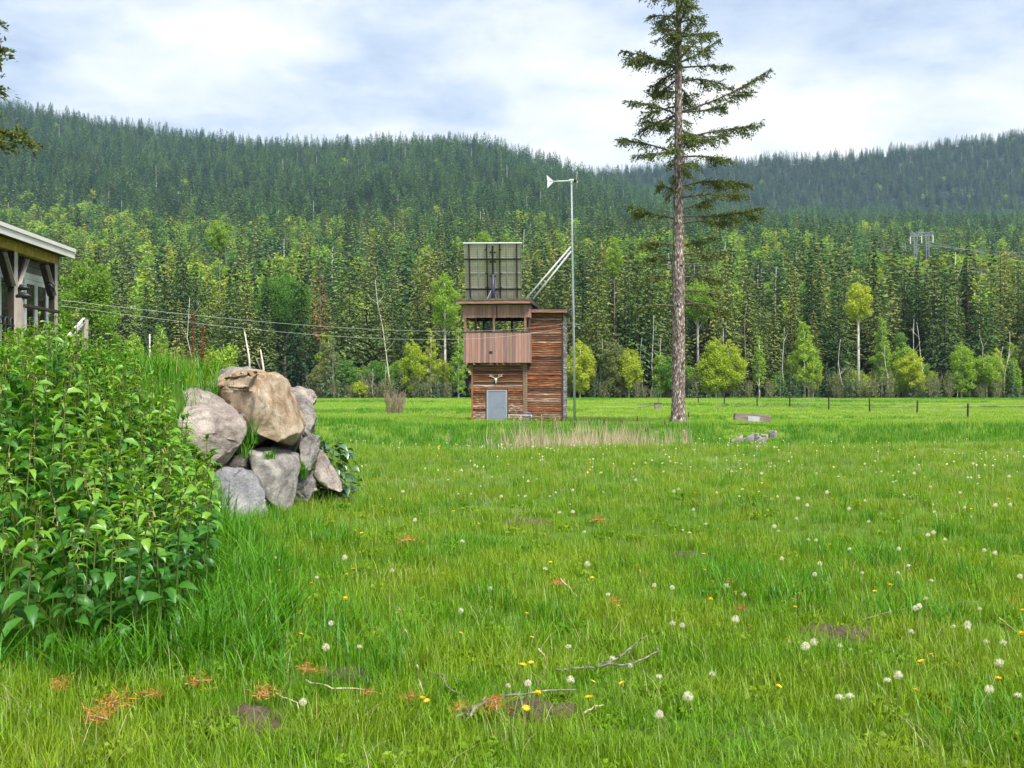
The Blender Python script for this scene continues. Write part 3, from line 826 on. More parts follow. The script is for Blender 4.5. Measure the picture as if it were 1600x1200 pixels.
def boards(parent, x0, x1, y, z0, z1, w, M_=None):
    me = [board_mesh(i, z1 - z0) for i in range(3)]
    n = int(round((x1 - x0) / w)); ww = (x1 - x0) / n
    for i in range(n):
        o = obj('board', me[i % 3], parent)
        p = Vector((x0 + i * ww, y + prr.normal(0, 0.003), z0 + prr.normal(0, 0.006)))
        if M_ is None: o.location = p
        else: o.location = M_ @ p; o.rotation_euler = M_.to_euler()
        o.scale = (ww * 0.94, 1, 1)
        c = np.array([0.43, 0.255, 0.215]) * prr.uniform(0.78, 1.18)
        if prr.uniform() < 0.2: c = c * np.array([0.72, 0.82, 0.9])
        o.color = (c[0], c[1], c[2], 1)
boards(parapet, GX0, GX1, GY + 0.03, pz0, pz1, 0.172)
MR = Matrix.Translation((GX1 - 0.03, 0, 0)) @ Matrix.Rotation(R(90), 4, 'Z')
boards(parapet, GY + 0.03, 0.6, 0, pz0, pz1, 0.19, MR)
MLf = Matrix.Translation((GX0 + 0.03, 0, 0)) @ Matrix.Rotation(R(-90), 4, 'Z')
boards(parapet, -LD, -GY - 0.03, 0, pz0, pz1, 0.19, MLf)
MB().box((tx(765.5), GY - 0.012, tz(553)), (tx(771), GY + 0.0, tz(549))).build('scupper', M['shade_backing'], parapet)
MB().box((GX0 - 0.03, GY - 0.03, pz1), (GX1 + 0.03, GY + 0.10, pz1 + 0.035)).build('cap_rail', M['darkwood'], parapet)
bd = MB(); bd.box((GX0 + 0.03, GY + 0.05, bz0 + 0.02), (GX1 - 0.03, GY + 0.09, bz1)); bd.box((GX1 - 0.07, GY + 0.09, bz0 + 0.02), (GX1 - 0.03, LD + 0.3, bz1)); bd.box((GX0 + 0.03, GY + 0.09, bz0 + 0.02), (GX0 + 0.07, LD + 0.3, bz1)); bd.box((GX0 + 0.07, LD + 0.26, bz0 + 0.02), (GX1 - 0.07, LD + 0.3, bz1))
band = bd.build('upper_band', M['shade_backing'], tower)
boards(band, GX0, tx(777), GY + 0.05, bz0, bz1, 0.172); boards(band, tx(778.5), GX1, GY + 0.05, bz0, bz1, 0.172)
boards(band, GY + 0.05, 0.6, 0, bz0, bz1, 0.19, MR); boards(band, -LD, -GY - 0.05, 0, bz0, bz1, 0.19, MLf)
for (x, y, mt) in ((tx(727.5), GY + 0.10, 'wood'), (tx(773), GY + 0.10, 'wood'), (tx(822), GY + 0.10, 'wood'), (tx(827.5), GY + 0.3, 'darkwood'), (tx(743), LD + 0.2, 'darkwood'), (tx(790), LD + 0.2, 'darkwood'), (tx(822), LD + 0.2, 'darkwood'), (tx(738), 1.2, 'wood')):
    MB().box((x - 0.065, y - 0.065, pz1 + 0.036 if y < 0 else pz1 - 0.3), (x + 0.065, y + 0.065, bz0 + 0.018 if y < 0 else bz1)).build('gallery_post', M[mt], tower)
rf = MB()
zr = tz(476.5)
rf.add([(tx(716.5), GY - 0.38, zr + 0.10), (tx(830.5), GY - 0.38, zr + 0.10), (tx(838), LD + 0.7, zr - 0.06), (tx(716.5), LD + 0.7, zr - 0.06),
        (tx(716.5), GY - 0.38, zr + 0.30), (tx(830.5), GY - 0.38, zr + 0.30), (tx(838), LD + 0.7, zr + 0.12), (tx(716.5), LD + 0.7, zr + 0.12)], [(0,3,2,1),(4,5,6,7),(0,1,5,4),(1,2,6,5),(2,3,7,6),(3,0,4,7)])
roof = rf.build('roof', M['roofing'], tower)
MB().box((tx(716), GY - 0.44, zr + 0.02), (tx(831), GY - 0.385, zr + 0.21)).build('fascia', M['fascia'], roof)
MB().box((tx(716) - 0.01, GY - 0.47, zr + 0.212), (tx(831) + 0.01, GY - 0.35, zr + 0.315)).build('drip_edge', M['roofing'], roof)
mb = MB(); mb.beam((tx(831.5), GY - 0.40, zr + 0.14), (tx(839), LD + 0.7, zr - 0.02), 0.05, 0.2); mb.build('fascia', M['darkwood'], roof)
mb = MB()
for i in range(90):
    x = prr.uniform(tx(718), tx(829)); y = prr.uniform(GY - 0.36, 0.4); s = prr.uniform(0.03, 0.10); z = zr + 0.30 - (y - GY + 0.38) * 0.045
    mb.add([(x - s, y - s, z), (x + s, y - s, z), (x + s, y + s, z), (x - s, y + s, z), (x, y, z + s * 0.9)], [(0,1,4),(1,2,4),(2,3,4),(3,0,4)])
tag(mb.build('moss', foliage('moss', (0.10, 0.12, 0.03), (0.12, 0.13, 0.035), 0.1, 0.5), roof), kind='stuff')

# the taller plank block on the right
BX0, BX1, BY0, BY1, bh = tx(821.5), tx(879), 0.55, 4.1, tz(489)
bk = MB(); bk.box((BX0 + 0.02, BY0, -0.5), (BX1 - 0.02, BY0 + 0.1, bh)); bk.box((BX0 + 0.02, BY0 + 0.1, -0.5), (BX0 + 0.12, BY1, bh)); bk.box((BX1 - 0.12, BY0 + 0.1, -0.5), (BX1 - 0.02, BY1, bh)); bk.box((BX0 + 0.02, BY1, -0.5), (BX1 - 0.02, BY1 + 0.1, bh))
block = bk.build('stair_block', M['shade_backing'], tower)
planks(block, BX0, BX1 - 0.03, BY0 - 0.002, 0.0, bh - 0.02, 0.137)
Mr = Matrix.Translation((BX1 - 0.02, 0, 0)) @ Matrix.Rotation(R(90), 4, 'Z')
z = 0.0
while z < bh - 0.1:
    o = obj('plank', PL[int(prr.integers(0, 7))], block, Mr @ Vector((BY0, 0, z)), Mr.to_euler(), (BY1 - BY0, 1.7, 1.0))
    c = np.array([0.75, 0.73, 0.82]) * prr.uniform(0.5, 1.15); o.color = (c[0], c[1], c[2], 1); z += 0.137  # bluish, lightened tint put in for the shade on this side wall
MB().box((BX1 - 0.09, BY0 - 0.075, -0.4), (BX1 + 0.02, BY0 + 0.02, bh)).build('corner_post', M['darkwood'], tower)
MB().box((BX0 - 0.06, BY0 - 0.06, -0.4), (BX0 + 0.06, BY0 + 0.02, tz(567))).build('corner_post', M['rustwood'], tower)
r2 = MB()
r2.add([(tx(826), BY0 - 0.3, bh + 0.0), (tx(886), BY0 - 0.3, bh + 0.0), (tx(886), BY1 + 0.3, bh + 0.02), (tx(826), BY1 + 0.3, bh + 0.02),
        (tx(826), BY0 - 0.3, bh + 0.24), (tx(886), BY0 - 0.3, bh + 0.20), (tx(886), BY1 + 0.3, bh + 0.10), (tx(826), BY1 + 0.3, bh + 0.12)], [(0,3,2,1),(4,5,6,7),(0,1,5,4),(1,2,6,5),(2,3,7,6),(3,0,4,7)])
lowroof = r2.build('lower_roof', M['roofing'], tower)
mb = MB(); mb.beam((tx(826), BY0 - 0.33, bh + 0.12), (tx(887), BY0 - 0.33, bh + 0.09), 0.05, 0.17); mb.build('fascia', M['fascia'], lowroof)
mb = MB(); mb.beam((tx(886.5), BY0 - 0.36, bh + 0.09), (tx(886.5), BY1 + 0.3, bh + 0.04), 0.05, 0.17); mb.build('fascia', M['darkwood'], lowroof)

Mt = tower.matrix_basis.copy()
def tw_pt(x, y, z): return Matrix.Translation(tw) @ Matrix.Rotation(R(-6.7), 4, 'Z') @ Vector((x, y, z))

# deer skull over the door
sk = empty('deer_skull', tw_pt(tx(775), -0.05, tz(600)), (R(-8), 0, R(-6.7)))
tag(sk, 'bleached deer skull with branched antlers hung above the tower door', 'skull')
sk.scale = (.78, .78, .78)
mb = MB(); mb.tube([(0, -0.03, 0.0), (0, -0.07, 0.12), (0, -0.09, 0.26), (0, -0.10, 0.36), (0, -0.05, 0.44)], [0.03, 0.055, 0.075, 0.115, 0.06], 10); mb.build('skull', M['bone'], sk, True)
for s in (-1, 1):
    mb = MB()
    mb.tube([(s * .05, -.06, .42), (s * .2, -.08, .50), (s * .38, -.14, .58), (s * .50, -.2, .74)], [.028, .026, .022, .008], 6)
    for (a, b_) in (((s * .2, -.08, .50), (s * .22, -.16, .70)), ((s * .3, -.11, .545), (s * .33, -.2, .76)), ((s * .38, -.14, .58), (s * .56, -.16, .58))):
        mb.tube([a, ((a[0] + b_[0]) / 2, (a[1] + b_[1]) / 2 - .02, (a[2] + b_[2]) / 2), b_], [.02, .015, .006], 5)
    mb.build('antler', M['bone'], sk, True)

# solar array on the roof
def solar_back():
    m, nt, N, L = new_mat('module_backs')
    out = N.new('ShaderNodeOutputMaterial'); b = N.new('ShaderNodeBsdfPrincipled'); L.new(b.outputs[0], out.inputs[0])
    b.inputs['Roughness'].default_value = 0.35
    c = N.new('ShaderNodeTexCoord'); br = N.new('ShaderNodeTexBrick')
    br.offset = 0.0
    br.inputs['Scale'].default_value = 1.0; br.inputs['Brick Width'].default_value = 0.145; br.inputs['Row Height'].default_value = 0.145
    br.inputs['Mortar Size'].default_value = 0.016; br.inputs['Mortar Smooth'].default_value = 0.2
    br.inputs['Color1'].default_value = (0.33, 0.34, 0.19, 1); br.inputs['Color2'].default_value = (0.39, 0.39, 0.25, 1); br.inputs['Mortar'].default_value = (0.56, 0.55, 0.40, 1)
    mp = N.new('ShaderNodeMapping'); mp.inputs['Rotation'].default_value = (R(90), 0, 0)
    L.new(c.outputs['Object'], mp.inputs['Vector']); L.new(mp.outputs[0], br.inputs['Vector'])
    oi = N.new('ShaderNodeObjectInfo')
    col = mix_rgb(nt, oi.outputs['Random'], br.outputs['Color'], (0.42, 0.385, 0.43))
    mm = N.new('ShaderNodeMix'); mm.data_type = 'RGBA'; mm.inputs[0].default_value = 0.45
    L.new(br.outputs['Color'], mm.inputs[6]); L.new(col, mm.inputs[7])
    L.new(mm.outputs[2], b.inputs['Base Color'])
    return m
M['solarback'] = solar_back()
sa = empty('solar_array', tw_pt(-0.56, 1.5, zr + 0.22), (R(0), 0, R(-6.7) + R(5)))
tag(sa, 'large tilted solar array seen from behind on the mast above the tower roof', 'solar panel')
TILT = Matrix.Translation((0, -0.25, 1.85)) @ Matrix.Rotation(R(22), 4, 'X')
AW, AH = 3.50, 3.72
cols = 4; rows = 4; pw, ph = AW / cols, AH / rows
pane_me = MB().box((-pw / 2 + 0.03, -0.006, -ph / 2 + 0.03), (pw / 2 - 0.03, 0.012, ph / 2 - 0.03)).mesh('module', M['solarback'])
fm = MB(); t_ = 0.035
fm.box((-pw / 2 + .004, -0.045, -ph / 2 + .004), (-pw / 2 + t_, 0.016, ph / 2 - .004)); fm.box((pw / 2 - t_, -0.045, -ph / 2 + .004), (pw / 2 - .004, 0.016, ph / 2 - .004))
fm.box((-pw / 2 + t_, -0.045, -ph / 2 + .004), (pw / 2 - t_, 0.016, -ph / 2 + t_)); fm.box((-pw / 2 + t_, -0.045, ph / 2 - t_), (pw / 2 - t_, 0.016, ph / 2 - .004))
frame_me = fm.mesh('frame', plain('aluminium_frame', (0.42, 0.42, 0.38), 0.45))
for r0 in range(rows):
    for c0 in range(cols):
        p = TILT @ Vector((-AW / 2 + (c0 + .5) * pw, 0, -AH / 2 + (r0 + .5) * ph))
        o = obj('module', pane_me, sa, p, TILT.to_euler())
        obj('frame', frame_me, o)
for u in (732.5, 760.5, 781, 808):
    x = (u - 770) * K; mb = MB(); mb.box((x - .035, -.115, -AH / 2 + 0.02), (x + .035, -.05, AH / 2 - .02), TILT); mb.build('rail', M['blacksteel'], sa)
for z in (AH * 0.5 - 0.94, -AH / 2 + 0.86):
    MB().box((-AW / 2 - .02, -.165, z - .04), (AW / 2 + .02, -.118, z + .04), TILT).build('cross_bar', M['blacksteel'], sa)
MB().box((-AW / 2 - .05, -.06, AH / 2 + .002), (AW / 2 + .05, .03, AH / 2 + .05), TILT).build('top_edge', M['whitemetal'], sa)
mb = MB(); mb.tube([(0, -0.40, -0.25), (0, -0.40, 1.75)], [.13, .11], 12); mb.build('mast', M['darksteel'], sa, True)
mb = MB(); mb.box((-.05, -.26, -.25), (.05, -.168, AH / 2 - .1), TILT); mb.build('torque_tube', M['blacksteel'], sa)
for (a, b_) in (((-0.02, -.40, .95), (-.52, -.55, -.1)), ((0.02, -.40, .95), (.50, -.55, -.1))):
    mb = MB(); mb.tube([a, b_], .02, 6); mb.build('strut', M['galv'] if a[0] < 0 else M['darksteel'], sa)
for z in (-1.05, -.15, .75, 1.35):
    for x in (-.13, .13):
        mb = MB(); mb.box((x - .05, -.24, z - .05), (x + .05, -.118, z + .05), TILT); mb.build('bracket', M['blacksteel'], sa)
    for u in (760.5, 781):
        x = (u - 770) * K + (.07 if u > 770 else -.07); mb = MB(); mb.box((x - .05, -.10, z + .12), (x + .05, -.05, z + .17), TILT); mb.build('clamp', M['blacksteel'], sa)

# wind turbine on its pole
wd_ = 60.6
base = on_ground(898, wd_); topz = CAMZ + (600 - 286) / F * wd_; xt = (893 - 800) / F * wd_
wt = empty('wind_turbine', base); tag(wt, 'white wind turbine with a split tail vane on a tall galvanised pole', 'wind turbine')
def wl_(u, v, d=wd_): return P(u, v, d) - base
mb = MB(); mb.tube([(0, 0, -0.3), wl_(896, 484), wl_(894.5, 400), wl_(893, 286)], [.075, .068, .058, .05], 10); mb.build('pole', M['galv'], wt, True)
for (a, b_) in ((P(822.5, 466.5, 60.2), P(891.5, 386, wd_)), (P(833, 467, 60.6), P(892.5, 392.5, wd_))):
    mb = MB(); mb.tube([a - base, b_ - base], .052, 8); mb.build('brace', M['whitemetal'], wt, True)
mb = MB(); mb.tube([wl_(896, 505), wl_(906, 508)], .018, 6); mb.tube([wl_(897, 509), wl_(906, 511)], .012, 6); mb.build('cable_arm', M['galv'], wt)
hub = wl_(893, 282.5)
mb = MB(); mb.tube([hub + Vector((-.20, 0, -.02)), hub + Vector((-.1, 0, .02)), hub + Vector((.1, 0, .02)), hub + Vector((.14, 0, .02))], [.05, .085, .095, .08], 10); mb.tube([wl_(893, 288), wl_(893, 283)], .062, 8); mb.build('nacelle', M['whitemetal'], wt, True)
mb = MB(); mb.tube([hub + Vector((.141, 0, .01)), hub + Vector((.27, 0, 0)), hub + Vector((.33, 0, 0))], [.098, .10, .04], 10); mb.build('hub', M['blacksteel'], wt, True)
for a in (8, 128, 248):
    mb = MB(); d = Vector((0.10, math.sin(R(a)), math.cos(R(a)))).normalized(); n_ = Vector((1, 0, 0)).cross(d).normalized()
    p0 = hub + Vector((.29, 0, 0)); pts = []
    for s, w in ((.04, .03), (.18, .055), (.42, .042), (.58, .012)):
        q = p0 + d * s; pts += [q - n_ * w + Vector((.012, 0, 0)), q + n_ * w - Vector((.012, 0, 0)), q + n_ * w * .9 + Vector((.008, 0, 0)), q - n_ * w * .9 + Vector((.028, 0, 0))]
    fs = [(0,1,2,3), (15,14,13,12)]
    for i in range(3):
        for k in range(4): fs.append((i*4+k, (i+1)*4+k, (i+1)*4+(k+1)%4, i*4+(k+1)%4))
    mb.add(pts, fs); mb.build('blade', plain('grey_blade', (0.5, 0.53, 0.52), .5), wt)
mb = MB(); mb.tube([hub + Vector((-.16, 0, 0)), wl_(864, 283.6)], [.042, .034], 8); mb.build('tail_boom', M['whitemetal'], wt, True)
mb = MB(); pr = [wl_(865.5, 283.6), wl_(854, 273.2), wl_(855.2, 283), wl_(855.3, 294.3)]
mb.add([p + Vector((0, -.012, 0)) for p in pr] + [p + Vector((0, .012, 0)) for p in pr], [(0,1,2),(0,2,3),(6,5,4),(7,6,4),(0,4,5,1),(1,5,6,2),(2,6,7,3),(3,7,4,0)]); mb.build('tail_vane', M['whitemetal'], wt)
mb = MB(); a = wl_(857.5, 283.3); b_ = wl_(863.5, 283.6); mb.box((a.x, a.y - .016, a.z - .02), (b_.x, a.y - .013, a.z + .02)); mb.build('vane_mark', plain('grey_marking', (.32, .34, .36), .6), wt)

# hose, low white rail and weeds at the tower foot
def hose():
    mb = MB(); c = tw_pt(tx(823), 0.1, 0.42); pts = []
    for i in range(90):
        a = i * 0.42; rr = 0.20 + 0.03 * math.sin(i * 1.3)
        pts.append(c + Vector((math.cos(a) * rr * 1.25, -0.16 + 0.0018 * i + 0.02 * math.sin(i), math.sin(a) * rr)))
    for i in range(12): pts.append(c + Vector((-0.2 - i * 0.09, -0.1, -0.22 - 0.10 * math.sin(i * .9) ** 2)))
    mb.tube(pts, .016, 6); return mb
tag(hose().build('garden_hose', plain('blue_violet_hose', (0.16, 0.15, 0.42), .45), None, True), 'coil of blue violet hose in the corner of the tower walls', 'hose')
lr = empty('low_rail', tw_pt(tx(813), -0.5, 0), (0, 0, R(-6.7))); tag(lr, 'low white pipe rail along the foot of the tower right of the door', 'rail')
mb = MB(); mb.tube([(-.66, 0, .47), (.78, 0, .45)], .02, 6); mb.build('pipe', M['whitemetal'], lr)
for x in (-.62, .1, .74): mb = MB(); mb.tube([(x, 0, -.2), (x, 0, .45)], .018, 6); mb.build('leg', M['whitemetal'], lr)
V, Q = leaf_cloud([((x, prr.uniform(-.1, .1), .16), (.3, .22, .22)) for x in np.linspace(-.9, 1.9, 9)], 700, .10, 9)
o = obj('weed_bed', np_mesh('weed_bed', V, Q, M['poplar']), None, tw_pt(tx(820), -0.75, 0), (0, 0, R(-6.7))); tag(o, 'bed of leafy green weeds along the foot of the tower', 'weeds', kind='stuff')

# power lines from the house to the turbine pole
M['cable'] = plain('grey_cable', (0.45, 0.46, 0.46), .5)
for (v0, v1, sag, lab) in ((469, 503, .62, 'upper of the two sagging wires from the house to the tower'), (478, 508, .80, 'lower of the two sagging wires from the house to the tower')):
    a = P(96, v0, 21.5); b_ = P(897, v1, wd_); mb = MB()
    mb.tube([a.lerp(b_, i / 24) + Vector((0, 0, -4 * sag * (i / 24) * (1 - i / 24))) for i in range(25)], .0055, 5)
    tag(mb.build('overhead_wire', M['cable'], None, True), lab, 'wire', 'overhead wires')

# ================================================================== the house
M['tanmetal'] = surf('pale_fascia_paint', [(0.3, (0.62, 0.575, 0.555)), (0.7, (0.72, 0.68, 0.66))], 2, 4, 0.5)
M['yellowbeam'] = surf('yellow_stained_beam', [(0.3, (0.22, 0.14, 0.025)), (0.6, (0.42, 0.29, 0.06)), (0.8, (0.50, 0.40, 0.16))], 3, 6, 0.7, stretch=(3, 0.5, 2))
M['postwood'] = surf('dark_post', [(0.3, (0.020, 0.015, 0.013)), (0.7, (0.070, 0.052, 0.043))], 4, 6, 0.85, stretch=(3, 3, .5), bump=.3)
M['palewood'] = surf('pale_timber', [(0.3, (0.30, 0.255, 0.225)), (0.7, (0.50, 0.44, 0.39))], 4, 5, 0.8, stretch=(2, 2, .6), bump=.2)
M['siding'] = surf('taupe_siding', [(0.3, (0.17, 0.155, 0.135)), (0.7, (0.23, 0.21, 0.185))], 3, 4, .7)
M['vinyl'] = plain('white_vinyl', (0.84, 0.84, 0.86), .4)
M['soffit'] = surf('brown_soffit', [(0.3, (0.05, 0.03, 0.025)), (0.7, (0.10, 0.065, 0.05))], 4, 4, .8)
def glass():
    m, nt, N, L = new_mat('window_glass')
    out = N.new('ShaderNodeOutputMaterial'); b = N.new('ShaderNodeBsdfPrincipled'); L.new(b.outputs[0], out.inputs[0])
    b.inputs['Base Color'].default_value = (0.012, 0.020, 0.016, 1); b.inputs['Roughness'].default_value = 0.04; b.inputs['Specular IOR Level'].default_value = 0.6
    return m
M['glass'] = glass()
C0 = P(114, 404, 22.0); ev = Vector((0.074, -0.997, 0)).normalized(); nv = Vector((0.997, 0.074, 0)).normalized()
# local frame of the house: x runs along the wall towards the viewer, y away from the meadow into the house, z up
HM = Matrix(((ev.x, nv.x, 0, C0.x), (ev.y, nv.y, 0, C0.y), (0, 0, 1, 0), (0, 0, 0, 1)))
house = empty('house', C0 * 1.0, HM.to_euler()); house.location.z = 0
tag(house, 'house with a timber porch, pale roof edge and white patio doors', 'house')
ez = C0.z; dz = 1.72
def inward(mb):          # the parts are drawn with y running into the house: turn them to the house's own frame
    mb.v = [(p[0], -p[1], p[2]) for p in mb.v]; mb.f = [tuple(reversed(f)) for f in mb.f]; return mb
def hpart(name, mb, mat, parent=None, smooth=False): return inward(mb).build(name, M[mat], parent or house, smooth)
LEN = 8.5
rfm = MB(); rfm.add([(0, 0, ez + .08), (LEN, 0, ez + .08), (LEN, 5, ez + 1.16), (0, 5, ez + 1.16), (0, 0, ez + .215), (LEN, 0, ez + .215), (LEN, 5, ez + 1.29), (0, 5, ez + 1.29)], [(0,3,2,1),(4,5,6,7),(0,1,5,4),(1,2,6,5),(2,3,7,6),(3,0,4,7)])
hroof = hpart('roof', rfm, 'roofing')
for i in range(36):
    hpart('roof_rib', MB().add([(.1 + i * .235, -.03, ez + .215), (.16 + i * .235, -.03, ez + .215), (.16 + i * .235, 5, ez + 1.30), (.1 + i * .235, 5, ez + 1.30), (.1 + i * .235, -.03, ez + .215), (.16 + i * .235, -.03, ez + .215), (.16 + i * .235, 5, ez + 1.325), (.1 + i * .235, 5, ez + 1.325)], [(0,3,2,1),(4,5,6,7),(0,1,5,4),(1,2,6,5),(2,3,7,6),(3,0,4,7)]), 'roofing', hroof)
hpart('fascia', MB().box((-.02, -.035, ez), (LEN, -.003, ez + .125)), 'tanmetal', hroof)
hpart('drip_edge', MB().box((-.03, -.06, ez + .133), (LEN, -.002, ez + .21)), 'tanmetal', hroof)
hpart('soffit', MB().box((.0, 0.0, ez + .03), (LEN, 1.6, ez + .06)), 'soffit', hroof)
hpart('beam', MB().box((.26, .22, ez - .17), (LEN, .36, ez + .028)), 'yellowbeam')
hpart('beam_end', MB().box((.13, .20, ez - .18), (.257, .38, ez + .02)), 'palewood')
hpart('rafter_tail', MB().box((.35, .37, ez - .34), (.45, .50, ez - .05)), 'palewood')
for s in (.40, 2.46, 4.6):
    p = hpart('porch_post', MB().box((s - .07, .22, dz), (s + .07, .34, ez - .173)), 'postwood')
    hpart('lit_face', MB().box((s - .075, .205, dz), (s + .075, .218, ez - .18)), 'palewood', p)  # paler sheet painting the lit side face of the post
    for d in ((1,) if s < 1 else (-1, 1)):
        mb = MB(); mb.beam((s + d * .09, .29, ez - .85), (s + d * .52, .29, ez - .24), .11, .11, (0, 1, 0)); b_ = hpart('knee_brace', mb, 'postwood')
        mb = MB(); mb.beam((s + d * .09, .218, ez - .86), (s + d * .53, .218, ez - .26), .012, .11, (0, 1, 0)); hpart('lit_edge', mb, 'palewood', b_)  # lit side of the brace, painted as a paler sheet
wy = .62
hpart('wall', MB().box((-.2, wy, dz - 1.2), (LEN, wy + .2, ez + .028)), 'siding')
hpart('wall', MB().box((-.2, wy + .2, dz - 1.2), (0, 6, ez + .028)), 'siding')
for i in range(3):
    hpart('siding_board', MB().box((-.22, wy - .03, ez - .42 + i * .15), (LEN, wy - .003, ez - .285 + i * .15)), 'siding')
hpart('head_trim', MB().box((-.18, wy - .05, ez - .56), (LEN, wy - .003, ez - .43)), 'vinyl')
def patio(x0, x1, n):
    w = empty('patio_door'); w.parent = house; tag(w)
    z0, z1 = dz + .05, ez - .57; fw = .12
    for i in range(n + 1):
        x = x0 + (x1 - x0) * i / n
        hpart('frame', MB().box((x - fw / 2, wy - .06, z0), (x + fw / 2, wy - .002, z1)), 'vinyl', w)
    hpart('frame', MB().box((x0 - fw / 2, wy - .055, z1 - .09), (x1 + fw / 2, wy - .004, z1)), 'vinyl', w)
    hpart('frame', MB().box((x0 - fw / 2, wy - .055, z0 - .05), (x1 + fw / 2, wy - .004, z0 + .06)), 'vinyl', w)
    for i in range(n):
        xa = x0 + (x1 - x0) * i / n; xb = x0 + (x1 - x0) * (i + 1) / n
        hpart('pane', MB().box((xa + fw / 2, wy - .03, z0 + .06), (xb - fw / 2, wy - .01, z1 - .09)), 'glass', w)
patio(-.03, 1.13, 2); patio(1.30, 2.35, 1); patio(2.7, 5.7, 3); patio(6.1, 8.2, 2)
hpart('deck', MB().box((-.2, -1.4, dz - .16), (LEN, wy, dz)), 'postwood')
hpart('hanging_hook', MB().tube([(1.05, .2, ez - .62), (1.05, .08, ez - .62), (1.05, .0, ez - .70), (1.05, .03, ez - .82), (1.05, .10, ez - .80)], .022, 6).tube([(1.05, .10, ez - .66), (1.05, .02, ez - .78)], .035, 6), 'blacksteel', None, True)

# gate post with lantern, rails and railings in front of the deck
D1 = 17.0
gp = P(30.5, 466, D1)
tag(MB().box((gp.x - .06, gp.y - .06, 1.4), (gp.x + .06, gp.y + .06, gp.z)).build('deck_post', M['palewood']), 'weathered pale square post under the black lantern', 'post')
ln = empty('lantern', (gp.x + .05, gp.y, gp.z)); tag(ln, 'black double headed lantern on top of the pale post', 'lantern')
mb = MB(); mb.tube([(0, 0, 0), (0, 0, .06), (-.02, 0, .10)], [.05, .03, .02], 8); mb.build('stem', M['blacksteel'], ln, True)
mb = MB(); mb.tube([(-.10, 0, .02), (-.02, 0, .05), (.07, 0, .04), (.16, -.02, .035)], [.035, .06, .055, .01], 8); mb.build('lower_head', M['blacksteel'], ln, True)
mb = MB(); mb.tube([(-.06, 0, .14), (-.02, 0, .19), (.05, 0, .18), (.13, 0, .165)], [.03, .055, .045, .008], 8); mb.build('upper_head', M['blacksteel'], ln, True)
mb = MB(); mb.beam(P(36, 477, 17.0), P(93, 488, 20.6), .14, .045); tag(mb.build('top_rail', M['postwood']), 'dark plank rail from the pale post towards the house corner', 'rail')
sp = P(133, 499, 20.0)
tag(MB().box((sp.x - .05, sp.y - .05, 1.2), (sp.x + .045, sp.y + .05, sp.z)).build('stair_post', M['palewood']), 'pale timber post at the head of the white handrail', 'post')
mb = MB(); mb.beam(P(131.5, 500, 19.93), P(72, 567, 17.2), .05, .09); tag(mb.build('handrail', plain('white_rail_paint', (.72, .70, .68), .5)), 'white sloping handrail descending from the pale post', 'handrail')
def loop_railing(name, a, b_, n, h, label, post=None):
    t = empty(name, a); tag(t, label, 'railing', 'black railings by the deck')
    d = (b_ - a); 
    for i in range(n):
        c = d * ((i + .5) / n); s = d.normalized() * (d.length / n * .27)
        pts = [c - s + Vector((0, 0, -h)), c - s + Vector((0, 0, -.05)), c - s * .7 + Vector((0, 0, -.012)), c, c + s * .7 + Vector((0, 0, -.012)), c + s + Vector((0, 0, -.05)), c + s + Vector((0, 0, -h))]
        mb = MB(); mb.tube(pts, .016, 6); mb.build('loop', M['blacksteel'], t, True)
    mb = MB(); mb.beam(Vector((0, 0, -.12)), d + Vector((0, 0, -.12)), .025, .02); mb.build('bar', M['blacksteel'], t)
    mb = MB(); mb.beam(Vector((0, 0, -h + .1)), d + Vector((0, 0, -h + .1)), .025, .02); mb.build('bar', M['blacksteel'], t)
loop_railing('loop_railing', P(136, 515, 20), P(174, 520, 21), 4, .95, 'black metal loop railing right of the pale stair post')
loop_railing('loop_railing', P(-30, 488, 15.2), P(22, 498, 16.8), 6, .95, 'black metal loop railing at the left edge of the photo')
loop_railing('loop_railing', P(40, 512, 17.2), P(128, 516, 19.8), 10, .95, 'black metal loop railing between the lantern post and the stair post')

# ================================================================== the big fir
def fir_spray(Vs, Qs, base, tip, sag, r, dens=1.0, lw=(0.17, 0.065), inner=0.15):
    """branch centreline and its needle twigs; returns centreline"""
    base = np.array(base); tip = np.array(tip); L_ = np.linalg.norm(tip - base)
    s = np.linspace(0, 1, 7)
    c = base + np.outer(s, tip - base); c[:, 2] -= sag * np.sin(s * math.pi) * L_
    d = (tip - base) / L_; side = np.cross(d, (0, 0, 1.0)); side /= max(1e-6, np.linalg.norm(side))
    nt = max(3, int(10.5 * L_ * dens)); k = 8
    q = inner + (1 - inner) * r.uniform(0, 1, nt) ** 0.75
    p = np.stack([np.interp(q, s, c[:, j]) for j in range(3)], 1)
    sg = r.choice([-1, 1], nt)
    td = np.outer(np.full(nt, .55), d) + np.outer(sg * r.uniform(.15, 1.1, nt), side) + np.outer(r.normal(-.22, .38, nt), (0, 0, 1.0))
    td = unit(td); tl = r.uniform(.25, .75, nt) * (1.05 - .45 * q)
    f = np.tile(np.linspace(.1, 1, k), nt); P0 = np.repeat(p, k, 0); T = np.repeat(td, k, 0)
    pos = P0 + T * (f * np.repeat(tl, k))[:, None] + r.normal(0, .025, (nt * k, 3)); pos[:, 2] -= .10 * f ** 2
    D = unit(T + r.normal(0, .55, (nt * k, 3))); S = unit(np.cross(D, r.normal(0, 1, (nt * k, 3))))
    V, Q = diamonds(pos, D, S, lw[0] * r.uniform(.5, 1.2, nt * k), lw[1] * r.uniform(.6, 1.3, nt * k))
    Vs.append(V); Qs.append(Q)
    return c
